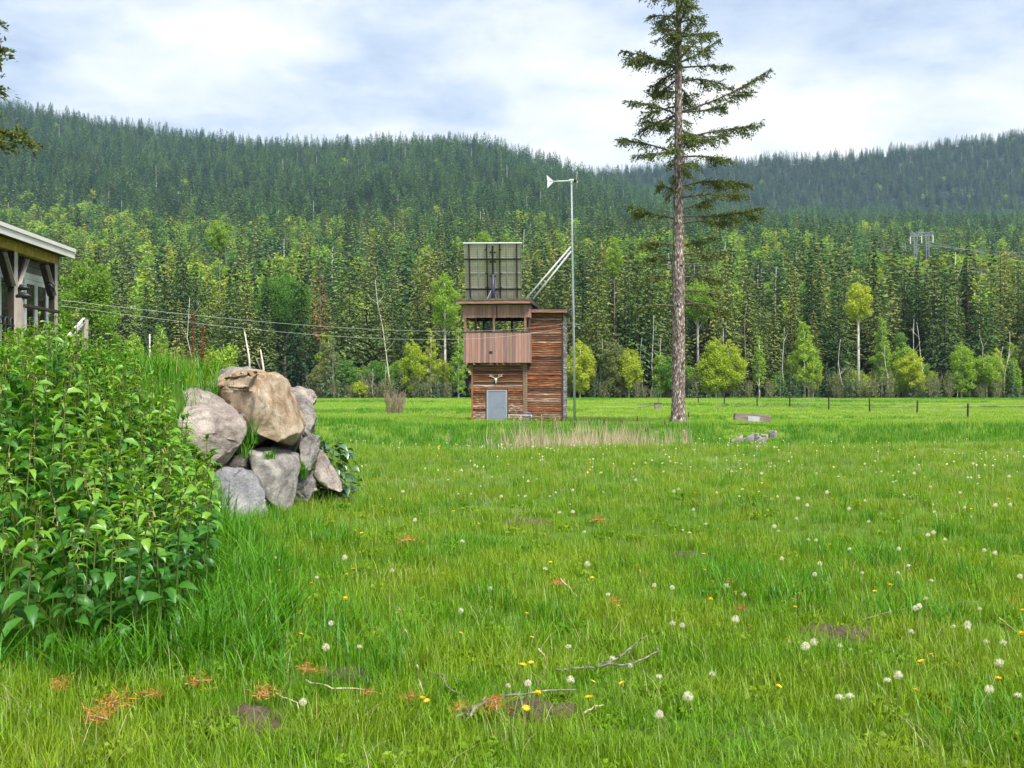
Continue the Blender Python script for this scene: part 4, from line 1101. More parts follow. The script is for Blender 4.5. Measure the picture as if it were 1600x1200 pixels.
def big_fir(base, r0, H, branches, seed, label, fillers, filler_z, zlow, mat='bigfir'):
    r = np.random.default_rng(seed); t = empty('fir_tree', base); tag(t, label, 'tree')
    # trunk with furrowed bark
    mb = MB(); N_ = 20; hs_ = np.concatenate([[-.4, 0, .25, .6, 1.2], np.linspace(2, H, 70)])
    vs = []; fs = []
    for i, z in enumerate(hs_):
        rr = r0 * (1 - 0.93 * (max(z, 0) / H) ** 1.15) * (1 + .28 * math.exp(-max(z, 0) / .45))
        for k in range(N_):
            a = 2 * math.pi * k / N_
            q = rr * (1 + .06 * math.sin(k * 2.5 + z * .5) * (1 if k % 2 else -1) + r.normal(0, .03))
            vs.append((math.cos(a) * q, math.sin(a) * q, z))
    for i in range(len(hs_) - 1):
        for k in range(N_): fs.append((i*N_+k, i*N_+(k+1)%N_, (i+1)*N_+(k+1)%N_, (i+1)*N_+k))
    mb.add(vs, fs); mb.build('trunk', M['brownbark'], t, True)
    Vs = []; Qs = []; bm_ = MB()
    for (zb, tip, sag, dens) in branches:
        yb = tip[1] * .1
        c = fir_spray(Vs, Qs, (0.0, yb, zb), tip, sag, r, dens)
        bm_.tube(c, np.linspace(.065, .012, 7), 5, False)
        for _ in range(4):     # side limbs
            k = r.uniform(.35, .8); p = np.array([np.interp(k, np.linspace(0, 1, 7), c[:, j]) for j in range(3)])
            dd = (np.array(tip) - np.array((0, yb, zb))) * r.uniform(.22, .38)
            aa = r.choice([-1, 1]) * r.uniform(.4, .9); dd = np.array([dd[0] * math.cos(aa) - dd[1] * math.sin(aa), dd[0] * math.sin(aa) + dd[1] * math.cos(aa), dd[2] * .6 - r.uniform(0, .25)])
            c2 = fir_spray(Vs, Qs, p, p + dd, .03, r, dens * .9, inner=.05); bm_.tube(c2, np.linspace(.03, .008, 7), 4, False)
    for _ in range(fillers):
        z = r.uniform(*filler_z); a = r.uniform(0, 6.28); l = r.uniform(.5, 1.5) * (1 if z > zlow else .6)
        tip = np.array([math.cos(a) * l, math.sin(a) * l, z + r.uniform(-.7, .25)])
        fir_spray(Vs, Qs, (math.cos(a) * .2, math.sin(a) * .2, z), tip, .1, r, 1.3, inner=.1)
    bm_.build('limbs', M['twig'], t, True)
    off = np.cumsum([0] + [len(v) for v in Vs[:-1]])
    crown = obj('crown', np_mesh('crown', np.concatenate(Vs), np.concatenate([q + o_ for q, o_ in zip(Qs, off)]), M[mat]), t)
    return t
FD = 55.0; fb = on_ground(1060, FD); fb.z = CAMZ - 66 / F * FD
fr_ = np.random.default_rng(91)
def fbz(v): return CAMZ + (600 - v) / F * FD - fb.z
FB = []
def FBR(vb, u, v, sag, dens, y=None):
    y = fr_.uniform(-1.2, 1.2) if y is None else y
    FB.append((fbz(vb), ((u - 1061) / F * FD, y, fbz(v)), sag, dens))
for a in ((176, 1200, 114, .05, 1.5), (174, 1150, 150, .06, 1.2), (218, 1192, 192, -.03, 1.5), (214, 1135, 215, .02, 1.0), (129, 1150, 134, -.12, 1.3), (105, 1145, 96, -.02, 1.2), (99, 1122, 66, .05, 1.5),
          (105, 976, 70, -.02, 1.5), (110, 979, 103, -.12, 1.5), (100, 1010, 92, -.05, 1.3), (180, 976, 164, -.05, 1.4), (178, 1003, 196, .0, 1.2), (240, 965, 211, -.04, 1.4), (236, 990, 244, .0, 1.2), (200, 1008, 190, -.04, 1.0),
          (246, 1140, 256, -.05, 1.3), (292, 1182, 288, -.08, 1.9), (310, 1160, 312, -.05, 1.4), (327, 1122, 304, .03, .9), (338, 1190, 326, .04, 1.9), (342, 985, 324, .03, 1.6), (384, 1000, 380, -.02, 1.3), (384, 1122, 364, .02, 1.2), (300, 1030, 290, -.06, 1.5),
          (350, 1140, 350, -.05, 1.3), (400, 1130, 398, -.06, 1.2), (410, 1010, 402, -.05, 1.1), (435, 1135, 440, -.08, 1.2), (436, 1012, 432, -.06, 1.2), (480, 997, 481, -.06, 1.1), (478, 1136, 494, -.12, 1.3), (455, 1120, 460, -.06, .9), (465, 1100, 480, -.04, .8)):
    FBR(*(a[:4] + (a[4] * (1.35 if 240 < a[0] < 350 else 1.15),)))
for v in np.linspace(-120, 95, 30):
    a = fr_.uniform(0, 6.28); l = fr_.uniform(1.5, 3.4) * (0.55 + 0.45 * (v + 160) / 250)
    FB.append((fbz(v), (math.cos(a) * l, math.sin(a) * l, fbz(v) + fr_.uniform(-.4, .9)), -.04, 1.3))
for v in np.linspace(100, 260, 16):
    a = fr_.choice([1, -1]) * math.pi / 2 + fr_.uniform(-.7, .7); l = fr_.uniform(1.5, 3.0)
    FB.append((fbz(v), (math.cos(a) * l, math.sin(a) * l, fbz(v) + fr_.uniform(-.6, .4)), -.04, 1.2))
fir = big_fir(fb, .40, 31.5, FB, 5, 'huge old fir with a long bare trunk standing alone at the meadow ditch', 120, (fbz(300), fbz(-120)), fbz(150))
mb = MB()
for (vb, u, v) in ((415, 1108, 417), (480, 1047, 470), (520, 1076, 515), (590, 1076, 560), (455, 1046, 452), (530, 1050, 524)):
    mb.tube([(0, -.3, fbz(vb)), ((u - 1061) / F * FD * .6, -.5, fbz(v) + .1), ((u - 1061) / F * FD, -.6, fbz(v))], [.035, .025, .01], 5, False)
mb.build('dead_stubs', M['twig'], fir)
# the conifer whose branch tips reach in at the left edge of the photo
D2 = 26.0; lb = on_ground(-108, D2); lr_ = np.random.default_rng(17); LB = []
def lbz(v): return CAMZ + (600 - v) / F * D2 - lb.z
for (vb, u, v, dens) in ((60, 20, 74, 1.6), (90, 6, 92, 1.2), (140, 16, 138, 1.6), (150, 4, 165, 1.3), (215, 62, 212, 1.8), (240, 8, 250, 1.0), (20, 12, 30, 1.4), (300, -20, 300, 1.0)):
    LB.append((lbz(vb), ((u + 108 - 16) / F * D2, lr_.uniform(-.3, .3), lbz(v)), -.05, dens))
for v in np.linspace(-100, 360, 26):
    a = lr_.uniform(1.2, 5.0); l = lr_.uniform(.8, 1.6); LB.append((lbz(v), (math.cos(a) * l, math.sin(a) * l, lbz(v) - .2), -.04, 1.0))
big_fir(lb, .24, 14.5, LB, 8, 'fir at the left edge of the photo with only its branch tips in view', 30, (lbz(330), lbz(-60)), 3)

# ================================================================== things in the meadow
# plank trough
tb = on_ground(1175, 52.5); tg = empty('wooden_trough', tb + Vector((0, 0, .16)), (0, R(3.5), R(-5)))
tag(tg, 'weathered plank trough lying tilted in the grass right of the big fir', 'trough')
M['greyplank'] = surf('grey_plank', [(0.3, (0.13, 0.10, 0.085)), (0.6, (0.28, 0.23, 0.21)), (0.8, (0.42, 0.37, 0.36))], 3, 6, .85, stretch=(.6, 3, 5), bump=.4)
for (lo, hi) in (((-.94, -.3, .05), (.92, -.25, .26)), ((-.93, -.305, .265), (.93, -.25, .42)), ((-.94, .25, .05), (.92, .3, .42)), ((-.90, -.248, .05), (-.85, .248, .40)), ((.83, -.248, .05), (.88, .248, .40)), ((-.85, -.248, .06), (.83, .248, .10))):
    MB().box(lo, hi).build('plank', M['greyplank'], tg)
MB().box((-.25, -.312, .04), (.33, -.302, .30)).build('metal_patch', surf('pale_sheet', [(0.3, (.36, .34, .38)), (.7, (.50, .48, .52))], 3, 4, .5), tg)

# wire fence across the far pasture
FP = [(1512, 655, 632, 68), (1433, 649, 628, 76), (1359, 646.5, 624.5, 84), (1295, 644, 625, 90), (1234, 642.5, 623.5, 97), (1183, 641.5, 624, 104), (1132, 640, 627, 112), (1091, 639, 628, 120)]
fence = empty('wire_fence', on_ground(1295, 90)); tag(fence, 'wire fence on thin dark posts crossing the pasture in front of the forest', 'fence')
fo = fence.location.copy(); tops = []
for (u, vb, vt, D) in FP:
    g = on_ground(u, D); h = (vb - vt) / F * D
    mb = MB(); mb.tube([g - fo - Vector((0, 0, .3)), g - fo + Vector((prr.normal(0, .02), 0, h))], [.075, .06], 7); mb.build('post', M['postwood'], fence); tops.append((g - fo, h))
for k in (.35, .65, .92):
    mb = MB()
    mb.tube([p + Vector((0, 0, h * k)) for p, h in tops], .009, 4, False); mb.build('wire', M['galv'], fence)
mb = MB(); p, h = tops[0]
mb.tube([p + Vector((0, 0, h * .9)), p + Vector((13, -12, h * .9))], .009, 4, False); mb.build('wire', M['galv'], fence)
# low earth ridge along the old ditch behind the fence
def ridge_strip():
    vs = []; fs = []; n = 120
    for i in range(n):
        u = 1075 + i * 5; D = 101 - 5 * math.sin(i * .02) + .6 * math.sin(i * .7); x = (u - 800) / F * D; z = gz(x, D)
        h = .16 + .10 * math.sin(i * 1.1) * math.sin(i * .37)
        vs += [(x, D - .7, z - .05), (x, D - .15, z + h), (x, D + .3, z + h * .9), (x, D + 1.0, z - .05)]
    for i in range(n - 1):
        for k in range(3): fs.append((i*4+k, (i+1)*4+k, (i+1)*4+k+1, i*4+k+1))
    return MB().add(vs, fs)
tag(ridge_strip().build('earth_ridge', surf('dark_turf', [(0.35, (.045, .055, .02)), (.6, (.09, .12, .03))], 1.5, 5, .95), None, True), kind='structure')
# small grey pump box with a stick
pb = on_ground(1028, 93); t = empty('pump_box', pb); tag(t, 'small grey box with a stick in the far pasture left of the big fir', 'box')
MB().box((-.3, -.25, 0), (.3, .25, .55)).build('box', M['greyplank'], t); MB().box((-.34, -.29, .552), (.34, .29, .60)).build('lid', M['darkwood'], t)
mb = MB(); mb.tube([(.02, 0, .60), (.04, 0, 1.15)], .03, 6); mb.build('stick', M['darkwood'], t)
mb = MB(); mb.tube([(-.35, 0, .42), (-2.6, .5, .05)], .05, 6); tag(mb.build('leaning_pole', M['greyplank'], None, location=None) if False else obj('leaning_pole', mb.mesh('leaning_pole', M['greyplank']), None, pb), 'grey pole leaning on the small box in the far pasture', 'pole')
# brown bare shrub
def bare_shrub(g, w, h, n, seed):
    r = np.random.default_rng(seed); mb = MB()
    for i in range(n):
        a = r.uniform(0, 6.28); q = math.sqrt(r.uniform(0, 1)) * w / 2; top = h * r.uniform(.55, 1.05)
        b0 = (math.cos(a) * q * .7, math.sin(a) * q * .7, -.1); t1 = (math.cos(a) * q * .95 + r.normal(0, .06), math.sin(a) * q, top * .6); t2 = (math.cos(a) * q * 1.15 + r.normal(0, .1), math.sin(a) * q * 1.1, top)
        mb.tube([b0, t1, t2], [.022, .018, .008], 4, False)
        for _ in range(2): mb.tube([t1, (t1[0] + r.normal(0, .2), t1[1] + r.normal(0, .2), top * r.uniform(.75, 1.05))], [.014, .006], 4, False)
    return mb
bs = on_ground(617, 74)
o = obj('bare_shrub', bare_shrub(bs, 1.6, 1.85, 85, 3).mesh('bare_shrub', surf('bare_twigs', [(.3, (.16, .11, .085)), (.7, (.33, .25, .20))], 4, 4, .9)), None, bs); tag(o, 'leafless brown shrub standing in the pasture left of the tower', 'shrub')
# transmission pylon on the wooded slope
M['pylon'] = plain('pylon_steel', (.27, .29, .32), .5)
def pylon(u, vb, vt, D, wpx, label):
    b0 = P(u, vb, D); H = (vb - vt) / F * D; w = wpx / F * D; t = empty('pylon', b0, (0, 0, R(-25))); tag(t, label, 'pylon', 'power line pylons')
    for s in (-1, 1):
        mb = MB()
        for (dx, dy) in ((-.8, -.8), (.8, -.8), (.8, .8), (-.8, .8)): mb.tube([(s * w * .27 + dx * .6, dy * .6, -14), (s * w * .25 + dx, dy, H)], .22, 4)
        for i in range(5): mb.tube([(s * w * .26 - .7, -.7, H * i / 5), (s * w * .26 + .7, -.7, H * (i + 1) / 5)], .18, 4)
        mb.build('mast', M['pylon'], t)
    mb = MB()
    for z in (H - .9, H + .9): mb.tube([(-w / 2, 0, z), (w / 2, 0, z)], .25, 4)
    for i in range(10): mb.tube([(-w / 2 + w * i / 10, 0, H - .9 if i % 2 else H + .9), (-w / 2 + w * (i + 1) / 10, 0, H + .9 if i % 2 else H - .9)], .2, 4)
    mb.build('crossarm', M['pylon'], t)
    pts = []
    for x in (-w * .48, 0, w * .48):
        mb = MB(); mb.tube([(x, 0, H - .9), (x, 0, H - 5)], .28, 5); mb.build('insulator', M['whitemetal'], t)
        pts.append(Matrix.Translation(b0) @ Matrix.Rotation(R(-25), 4, 'Z') @ Vector((x, 0, H - 5)))
    return pts
p1 = pylon(1440, 392, 366, 560, 34, 'steel gantry pylon above the trees on the slope at the right')
for i, p in enumerate(p1):
    lab = ('left', 'middle', 'right')[i]
    q = P(1700, 398 + i * 10, 520 + i * 6); mb = MB()
    mb.tube([p.lerp(q, k / 12) - Vector((0, 0, 5 * (k / 12) * (1 - k / 12))) for k in range(13)], .11, 4)
    tag(mb.build('power_line', M['pylon'], None), 'power line running right from the %s insulator of the pylon' % lab, 'wire', 'power lines from the pylon')
    q = P(1370, 384 + i * 3, 640); mb = MB(); mb.tube([p.lerp(q, k / 8) - Vector((0, 0, 6 * (k / 8) * (1 - k / 8))) for k in range(9)], .11, 4)
    tag(mb.build('power_line', M['pylon'], None), 'power line running left from the %s insulator of the pylon' % lab, 'wire', 'power lines from the pylon')
# ================================================================== boulders
def rock_mat(name, stops, spots):
    m, nt, N, L = new_mat(name)
    out = N.new('ShaderNodeOutputMaterial'); b = N.new('ShaderNodeBsdfPrincipled'); L.new(b.outputs[0], out.inputs[0])
    b.inputs['Roughness'].default_value = 0.9; b.inputs['Specular IOR Level'].default_value = 0.2
    f = noise_tex(nt, 2.6, 8, 0.68, dist=0.5)
    col = ramp(nt, f, stops)
    g = noise_tex(nt, 38, 4, 0.7)
    gr = ramp(nt, g, [(0.38, (0.78, 0.78, 0.78)), (0.52, (1, 1, 1)), (0.68, (1.12, 1.12, 1.12))])
    col = mix_rgb(nt, 1.0, col, gr, 'MULTIPLY')
    h = noise_tex(nt, 5.5, 5, 0.6)
    hr = ramp(nt, h, [(0.57, (0, 0, 0)), (0.68, (1, 1, 1))])
    col = mix_rgb(nt, mth(nt, 'MULTIPLY', hr, 0.6), col, spots)
    L.new(col, b.inputs['Base Color'])
    bn = N.new('ShaderNodeBump'); bn.inputs['Strength'].default_value = 1.0; bn.inputs['Distance'].default_value = 0.05
    k = noise_tex(nt, 7, 12, 0.80, stretch=(1, 1, 1.7), dist=0.6)
    L.new(k, bn.inputs['Height']); L.new(bn.outputs[0], b.inputs['Normal'])
    return m
M['rock_tan'] = rock_mat('orange_tan_granite', [(0.30, (0.15, 0.095, 0.055)), (0.45, (0.34, 0.24, 0.155)), (0.57, (0.47, 0.375, 0.28)), (0.70, (0.60, 0.51, 0.42))], (0.30, 0.155, 0.06))
M['rock_grey'] = rock_mat('grey_granite', [(0.30, (0.085, 0.078, 0.075)), (0.45, (0.22, 0.205, 0.195)), (0.58, (0.36, 0.335, 0.31)), (0.72, (0.52, 0.485, 0.45))], (0.12, 0.115, 0.12))
M['rock_pink'] = rock_mat('pinkish_grey_granite', [(0.30, (0.11, 0.086, 0.076)), (0.45, (0.28, 0.235, 0.21)), (0.58, (0.43, 0.37, 0.33)), (0.72, (0.58, 0.52, 0.47))], (0.15, 0.135, 0.13))
M['rock_blue'] = rock_mat('blue_grey_granite', [(0.30, (0.10, 0.10, 0.115)), (0.45, (0.20, 0.20, 0.22)), (0.58, (0.32, 0.315, 0.325)), (0.72, (0.46, 0.45, 0.45))], (0.14, 0.14, 0.15))
def rock(pts, mat, label, seed, name='boulder', group=None, rough=0.035, cuts=3):
    pts = [Vector(p) for p in pts]
    c = sum(pts, Vector()) / len(pts); lo = min(p.z for p in pts); base = Vector((c.x, c.y, lo))
    bm = bmesh.new()
    for p in pts: bm.verts.new(p - base)
    r = bmesh.ops.convex_hull(bm, input=bm.verts)
    bmesh.ops.delete(bm, geom=list({g for g in r['geom_interior'] + r['geom_unused'] if isinstance(g, bmesh.types.BMVert)}), context='VERTS')
    size = max(max(p[i] for p in pts) - min(p[i] for p in pts) for i in range(3))
    rs = np.random.default_rng(seed + 1000)      # knock flat flakes off the corners
    for _ in range(11):
        n_ = Vector(unit(rs.normal(0, 1, 3))); ds = sorted((v.co.dot(n_) for v in bm.verts)); ext = ds[-1] - ds[0]
        bmesh.ops.bisect_plane(bm, geom=list(bm.verts) + list(bm.edges) + list(bm.faces), plane_co=n_ * (ds[-1] - ext * rs.uniform(.02, .075)), plane_no=n_, clear_outer=True)
        be = [e_ for e_ in bm.edges if e_.is_boundary]
        if be: bmesh.ops.contextual_create(bm, geom=be)
    bmesh.ops.dissolve_limit(bm, angle_limit=R(9), verts=bm.verts, edges=bm.edges)
    bmesh.ops.bevel(bm, geom=list(bm.edges), offset=size * 0.007, segments=1, affect='EDGES')
    bmesh.ops.triangulate(bm, faces=bm.faces)
    for _ in range(5):
        long = [e_ for e_ in bm.edges if e_.calc_length() > size * 0.034]
        if not long: break
        bmesh.ops.subdivide_edges(bm, edges=long, cuts=1)
        bmesh.ops.triangulate(bm, faces=[f for f in bm.faces if len(f.verts) > 3])
    bm.normal_update()
    o_ = Vector((seed * 7.3, seed * 3.1, seed))
    for v in bm.verts:
        q = v.co / size
        n_ = mnoise.fractal(q * 2.6 + o_, 0.9, 2.2, 5)
        cell = mnoise.voronoi(q * 3.4 + o_)[0]; chip = min(.25, cell[1] - cell[0])      # flat chips with edges between them
        fine = mnoise.fractal(q * 14 + o_, 0.7, 2.0, 3)
        v.co += v.normal * size * rough * (n_ * .9 + (chip - .12) * 2.0 + fine * .22)
    me = bpy.data.meshes.new(name); bm.to_mesh(me); bm.free(); me.materials.append(M[mat])
    me.polygons.foreach_set('use_smooth', [True] * len(me.polygons))
    me.set_sharp_from_angle(angle=R(24))
    o = obj(name, me, None, base); tag(o, label, 'boulder' if name == 'boulder' else 'rock', group)
    return o
def R3(front, back): return [P(*p) for p in front] + [P(*p) for p in back]
G_ = 'boulders of the retaining bank'
rock(R3([(336, 602, 13.1), (352, 588, 13.2), (372, 580, 13.2), (401, 583, 12.55), (404, 610, 12.3), (403, 642, 12.25), (388, 654, 12.4), (340, 612, 13.0), (428, 588, 13.0), (448, 595, 13.3), (458, 622, 13.3), (470, 662, 13.2), (478, 672, 13.1), (462, 696, 12.8), (440, 694, 12.55), (398, 684, 12.3)],
        [(345, 578, 14.2), (440, 588, 14.2), (470, 650, 14.2), (372, 660, 14.0), (450, 690, 14.0)]), 'rock_tan', 'largest boulder, orange tan with a sharp ridge, on top of the bank', 1, 'boulder', G_, 0.030)
rock(R3([(262, 622, 12.2), (300, 612, 12.5), (345, 630, 12.3), (382, 648, 11.9), (384, 656, 11.8), (378, 692, 11.75), (350, 728, 11.65), (318, 726, 11.5), (296, 690, 11.35), (262, 655, 11.6)],
        [(265, 630, 13.4), (330, 622, 13.5), (378, 650, 13.1), (350, 722, 12.9), (270, 690, 13)]), 'rock_pink', 'pinkish grey boulder half hidden by the nettles left of the largest boulder', 2, 'boulder', G_, 0.035)
rock(R3([(336, 744, 11.6), (352, 733, 11.75), (378, 733, 11.8), (402, 748, 11.75), (414, 775, 11.65), (418, 815, 11.5), (385, 818, 11.25), (345, 815, 11.25), (335, 780, 11.35)],
        [(345, 738, 12.6), (402, 742, 12.6), (412, 812, 12.4), (342, 812, 12.4)]), 'rock_blue', 'rounded grey boulder lowest at the foot of the bank', 3, 'boulder', G_, 0.030)
rock(R3([(388, 706, 12.3), (410, 699, 12.9), (440, 701, 13.2), (466, 710, 13.1), (469, 728, 12.9), (462, 775, 12.7), (452, 800, 12.55), (434, 796, 12.3), (431, 730, 12.35), (407, 772, 12.25), (395, 735, 12.2)],
        [(395, 703, 13.4), (464, 712, 13.8), (458, 790, 13.6), (405, 765, 13.4)]), 'rock_grey', 'squarish grey boulder with a flat mossy top under the largest boulder', 4, 'boulder', G_, 0.022)
rock(R3([(456, 618, 14.2), (474, 618, 14.1), (492, 640, 14.1), (494, 662, 14.0), (488, 684, 13.9), (470, 690, 13.8)],
        [(460, 616, 15), (488, 632, 15), (490, 680, 14.9)]), 'rock_grey', 'grey boulder tucked behind the right side of the largest boulder', 5, 'boulder', G_)
rock(R3([(452, 610, 14.9), (470, 606, 15), (488, 612, 15.1), (494, 622, 15.0), (490, 634, 14.9), (455, 628, 14.8)], [(456, 607, 15.9), (490, 614, 15.9), (488, 632, 15.8)]), 'rock_pink', 'pale flat topped boulder highest at the right end of the bank', 6, 'boulder', G_)
rock(R3([(468, 692, 13.35), (484, 680, 13.5), (500, 683, 13.7), (501, 690, 13.7), (494, 712, 13.5), (484, 738, 13.3), (468, 722, 13.2)], [(472, 686, 14.2), (498, 686, 14.3), (490, 735, 14.1)]), 'rock_grey', 'small angular grey rock right of the squarish boulder', 7, 'boulder', G_)
rock(R3([(496, 702, 14.2), (506, 706, 14.2), (522, 730, 14.1), (535, 756, 14.0), (534, 770, 13.9), (512, 764, 13.7), (492, 742, 13.6)], [(500, 704, 14.7), (530, 756, 14.6), (500, 758, 14.5)]), 'rock_pink', 'leaning pale slab at the right foot of the bank', 8, 'boulder', G_)
rock(R3([(300, 606, 14.1), (318, 594, 14.3), (340, 580, 14.5), (362, 572, 14.5), (386, 573, 14.5), (404, 582, 14.4), (345, 604, 14.2), (310, 612, 14)], [(330, 584, 15.4), (396, 577, 15.4), (360, 610, 15.2)]), 'rock_grey', 'grey boulder peeking over the top left of the largest boulder', 9, 'boulder', G_)
rock(R3([(300, 612, 13.2), (318, 606, 13.3), (332, 610, 13.3), (330, 622, 13.2), (304, 624, 13.1)], [(305, 610, 13.8), (330, 612, 13.8)]), 'rock_grey', 'small grey stone on the bank left of the largest boulder', 10, 'boulder', G_)
rock(R3([(414, 706, 12.5), (424, 704, 12.6), (428, 709, 12.5), (418, 712, 12.4)], [(420, 704, 12.75), (424, 711, 12.7)]), 'rock_pink', 'pink pebble lying on the flat top of the squarish boulder', 11, 'pebble', None)
for i, (u, v, D, w, h, lab) in enumerate(((392, 668, 12.9, .55, .5, 'filler stone added in the dark gap under the left of the largest boulder'), (440, 700, 13.9, .8, .5, 'filler stone added in the dark gap behind the squarish boulder'), (378, 735, 12.7, .5, .6, 'filler stone added in the dark gap between the two lowest boulders'), (470, 760, 13.7, .6, .5, 'filler stone added low between the squarish boulder and the leaning slab'), (330, 740, 12.3, .5, .6, 'filler stone added low at the left end of the bank behind the nettles'))):  # filler stones added so the gaps read dark instead of green bank
    c_ = P(u, v, D); r = np.random.default_rng(i + 70)
    rock([c_ + Vector(unit(r.normal(0, 1, 3))) * .5 * Vector((1, 1, 1)).length / 1.7 * w for _ in range(16)], 'rock_grey', lab, 70 + i, 'boulder', G_)
# the low pile of pale stones on the ditch bank
G2 = 'pale stones on the ditch bank'
for i, (u0, v0, u1, v1, D, lab) in enumerate(((1201, 686, 1213, 697, 46.5, 'roundish pale stone at the top right of the stone pile by the ditch'), (1190, 692, 1200, 700, 46, 'small grey green stone beside the roundish pale stone'), (1175, 694, 1186, 706, 45.3, 'bright pale stone in the middle of the stone pile by the ditch'),
        (1184, 697, 1192, 706, 45.2, 'yellowish stone touching the bright pale stone'), (1178, 706, 1196, 715, 44, 'long slanted pale slab in front of the stone pile'), (1142, 708, 1160, 717, 44, 'flat pale stone at the left end of the stone pile'), (1158, 702, 1176, 711, 44.8, 'broken flat stone between the left end and the middle of the pile'))):
    w = (u1 - u0) / F * D; g = on_ground((u0 + u1) / 2, D); h = (v1 - v0) / F * D; r = np.random.default_rng(i + 50)
    tilt = 0.35 * w if i >= 4 else 0
    pts = [g + Vector((math.cos(a) * w * .62 * r.uniform(.8, 1.1), math.sin(a) * w * .45 * r.uniform(.8, 1.2), zz_ * h + tilt * math.cos(a) - .05)) for a in np.linspace(0, 5.6, 8) for zz_ in (-.3, .75 + r.uniform(0, .5))]
    rock(pts, 'rock_pink' if i % 2 else 'rock_grey', lab, 20 + i, 'stone', G2, 0.03)

# ================================================================== grass
M['grass'] = foliage('meadow_grass', (0.075, 0.225, 0.006), (0.150, 0.310, 0.012), 0.40, 0.75, 0.015, (0.85, (0.225, 0.330, 0.020)))
M['lush'] = foliage('lush_grass', (0.055, 0.205, 0.007), (0.110, 0.285, 0.012), 0.40, 0.6, 0.02)
M['pasture'] = foliage('pasture_grass', (0.140, 0.320, 0.026), (0.220, 0.390, 0.045), 0.38, 0.5, 0.0, (0.09, (0.265, 0.370, 0.080)))
M['straw'] = foliage('dry_grass', (0.36, 0.31, 0.16), (0.52, 0.46, 0.28), 0.3, 0.5)
M['reed'] = foliage('dry_reeds', (0.40, 0.31, 0.22), (0.56, 0.46, 0.36), 0.3, 0.55)
def blades(n, rad, h, w, seed, lean=0.5, tipdrop=0.5, levels=3):
    r = np.random.default_rng(seed)
    a = r.uniform(0, 6.28, n); q = np.sqrt(r.uniform(0, 1, n)) * rad
    bx, by = np.cos(a) * q, np.sin(a) * q
    az = r.uniform(0, 6.28, n); H = h * r.uniform(.45, 1.15, n); ln = lean * H * r.uniform(.1, 1.2, n); W = w * r.uniform(.7, 1.3, n)
    dx, dy = np.cos(az), np.sin(az); V = []
    for k in range(levels + 1):
        s = k / levels
        x = bx + dx * ln * s ** 1.8; y = by + dy * ln * s ** 1.8
        z = H * (s - tipdrop * 0.5 * (ln / H) * s ** 3) - 0.02 * (k == 0)
        ww = W * (1 - 0.92 * s ** 1.4) / 2
        V.append(np.stack([x - dy * ww, y + dx * ww, z], -1)); V.append(np.stack([x + dy * ww, y - dx * ww, z], -1))
    V = np.stack(V, 1); m = 2 * (levels + 1)
    Q = np.concatenate([np.arange(n)[:, None] * m + np.array([2 * k, 2 * k + 1, 2 * k + 3, 2 * k + 2]) for k in range(levels)])
    return V.reshape(-1, 3), Q
def tuft(name, mats, *a, **k):
    V, Q = blades(*a, **k); return np_mesh(name, V, Q, mats, True)
NEAR = [tuft('tuft', M['grass'], 30, .13, .135, .0052, i, lean=.85) for i in range(4)] + [tuft('tuft', M['grass'], 20, .11, .19, .0055, 10 + i, lean=.7) for i in range(2)] + \
       [tuft('tuft', M['lush'], 24, .11, .23, .008, 20 + i, lean=.9) for i in range(3)] + [tuft('tuft', M['straw'], 6, .12, .20, .003, 30 + i, lean=.9) for i in range(2)]
for i in range(3):      # low rosettes of broad leaves (clover, dandelion foliage)
    V, Q = leaf_cloud([((0, 0, .035), (.12, .12, .035))], 5200, .036, 70 + i, shell=.2); NEAR.append(np_mesh('herb', V, Q, M['grass']))
FARG = [tuft('tuft', M['pasture'], 22, .30, .22, .016, 40 + i, lean=.6, levels=2) for i in range(3)] + [tuft('tuft', M['lush'], 22, .26, .42, .020, 50 + i, lean=.6, levels=2) for i in range(3)] + \
       [tuft('tuft', M['straw'], 6, .30, .36, .008, 60 + i, lean=.5, levels=2) for i in range(2)]
BARE = [(1318, 992, .26, .09), (545, 1060, .13, .055), (822, 817, .30, .14), (1075, 870, .22, .10), (640, 952, .14, .08), (800, 972, .16, .08), (390, 1128, .2, .07), (840, 1112, .18, .07), (1222, 760, .35, .2)]
BAREP = []
for (u, v, rx, ry) in BARE:
    D = ground_pixel(u, v); BAREP.append(((u - 800) / F * D, D, rx, ry * 2.2))
gr = np.random.default_rng(404)
XR_Y = [5.0, 5.6, 6, 7, 8, 9, 10, 11, 12.5]; XR_U = [-100, 225, 315, 342, 340, 328, 305, 285, 255]
def in_nettles(x, y):
    u = 800 + F * x / y
    return (y > 5.3) & (y < 12.2) & (u < np.interp(y, XR_Y, XR_U) + 5)
def spread(y0, y1, dens, amax=0.56):
    n = int((y1 * y1 - y0 * y0) * amax * dens)
    y = np.sqrt(gr.uniform(y0 * y0, y1 * y1, n)); return gr.uniform(-amax, amax, n) * y, y
px = []; 
for (y0, y1, d) in ((2.6, 6, 150), (6, 10, 92), (10, 16, 42), (16, 24, 24), (24, 31, 17)):
    x, y = spread(y0, y1, d); px.append(np.stack([x, y], -1))
px = np.concatenate(px); x, y = px[:, 0], px[:, 1]
keep = ~((knoll(x, y) > .9) & (x > -3.75) & (y > 11.2) & (y < 16)) 
dn = in_nettles(x, y) & (gr.uniform(0, 1, len(x)) < .75) & (x < -0.36 * y)
keep &= ~dn
for (bx, by, rx, ry) in BAREP: keep &= (((x - bx) / rx) ** 2 + ((y - by) / ry) ** 2 > gr.uniform(.15, 1.1, len(x)))
x, y = x[keep], y[keep]; n = len(x)
pat = np.sin(x * 1.1 + 1.7 * np.sin(y * .53)) * np.sin(y * .83 + 1.2 * np.sin(x * .47)) + .5 * np.sin(x * 2.7 + y * 1.9)
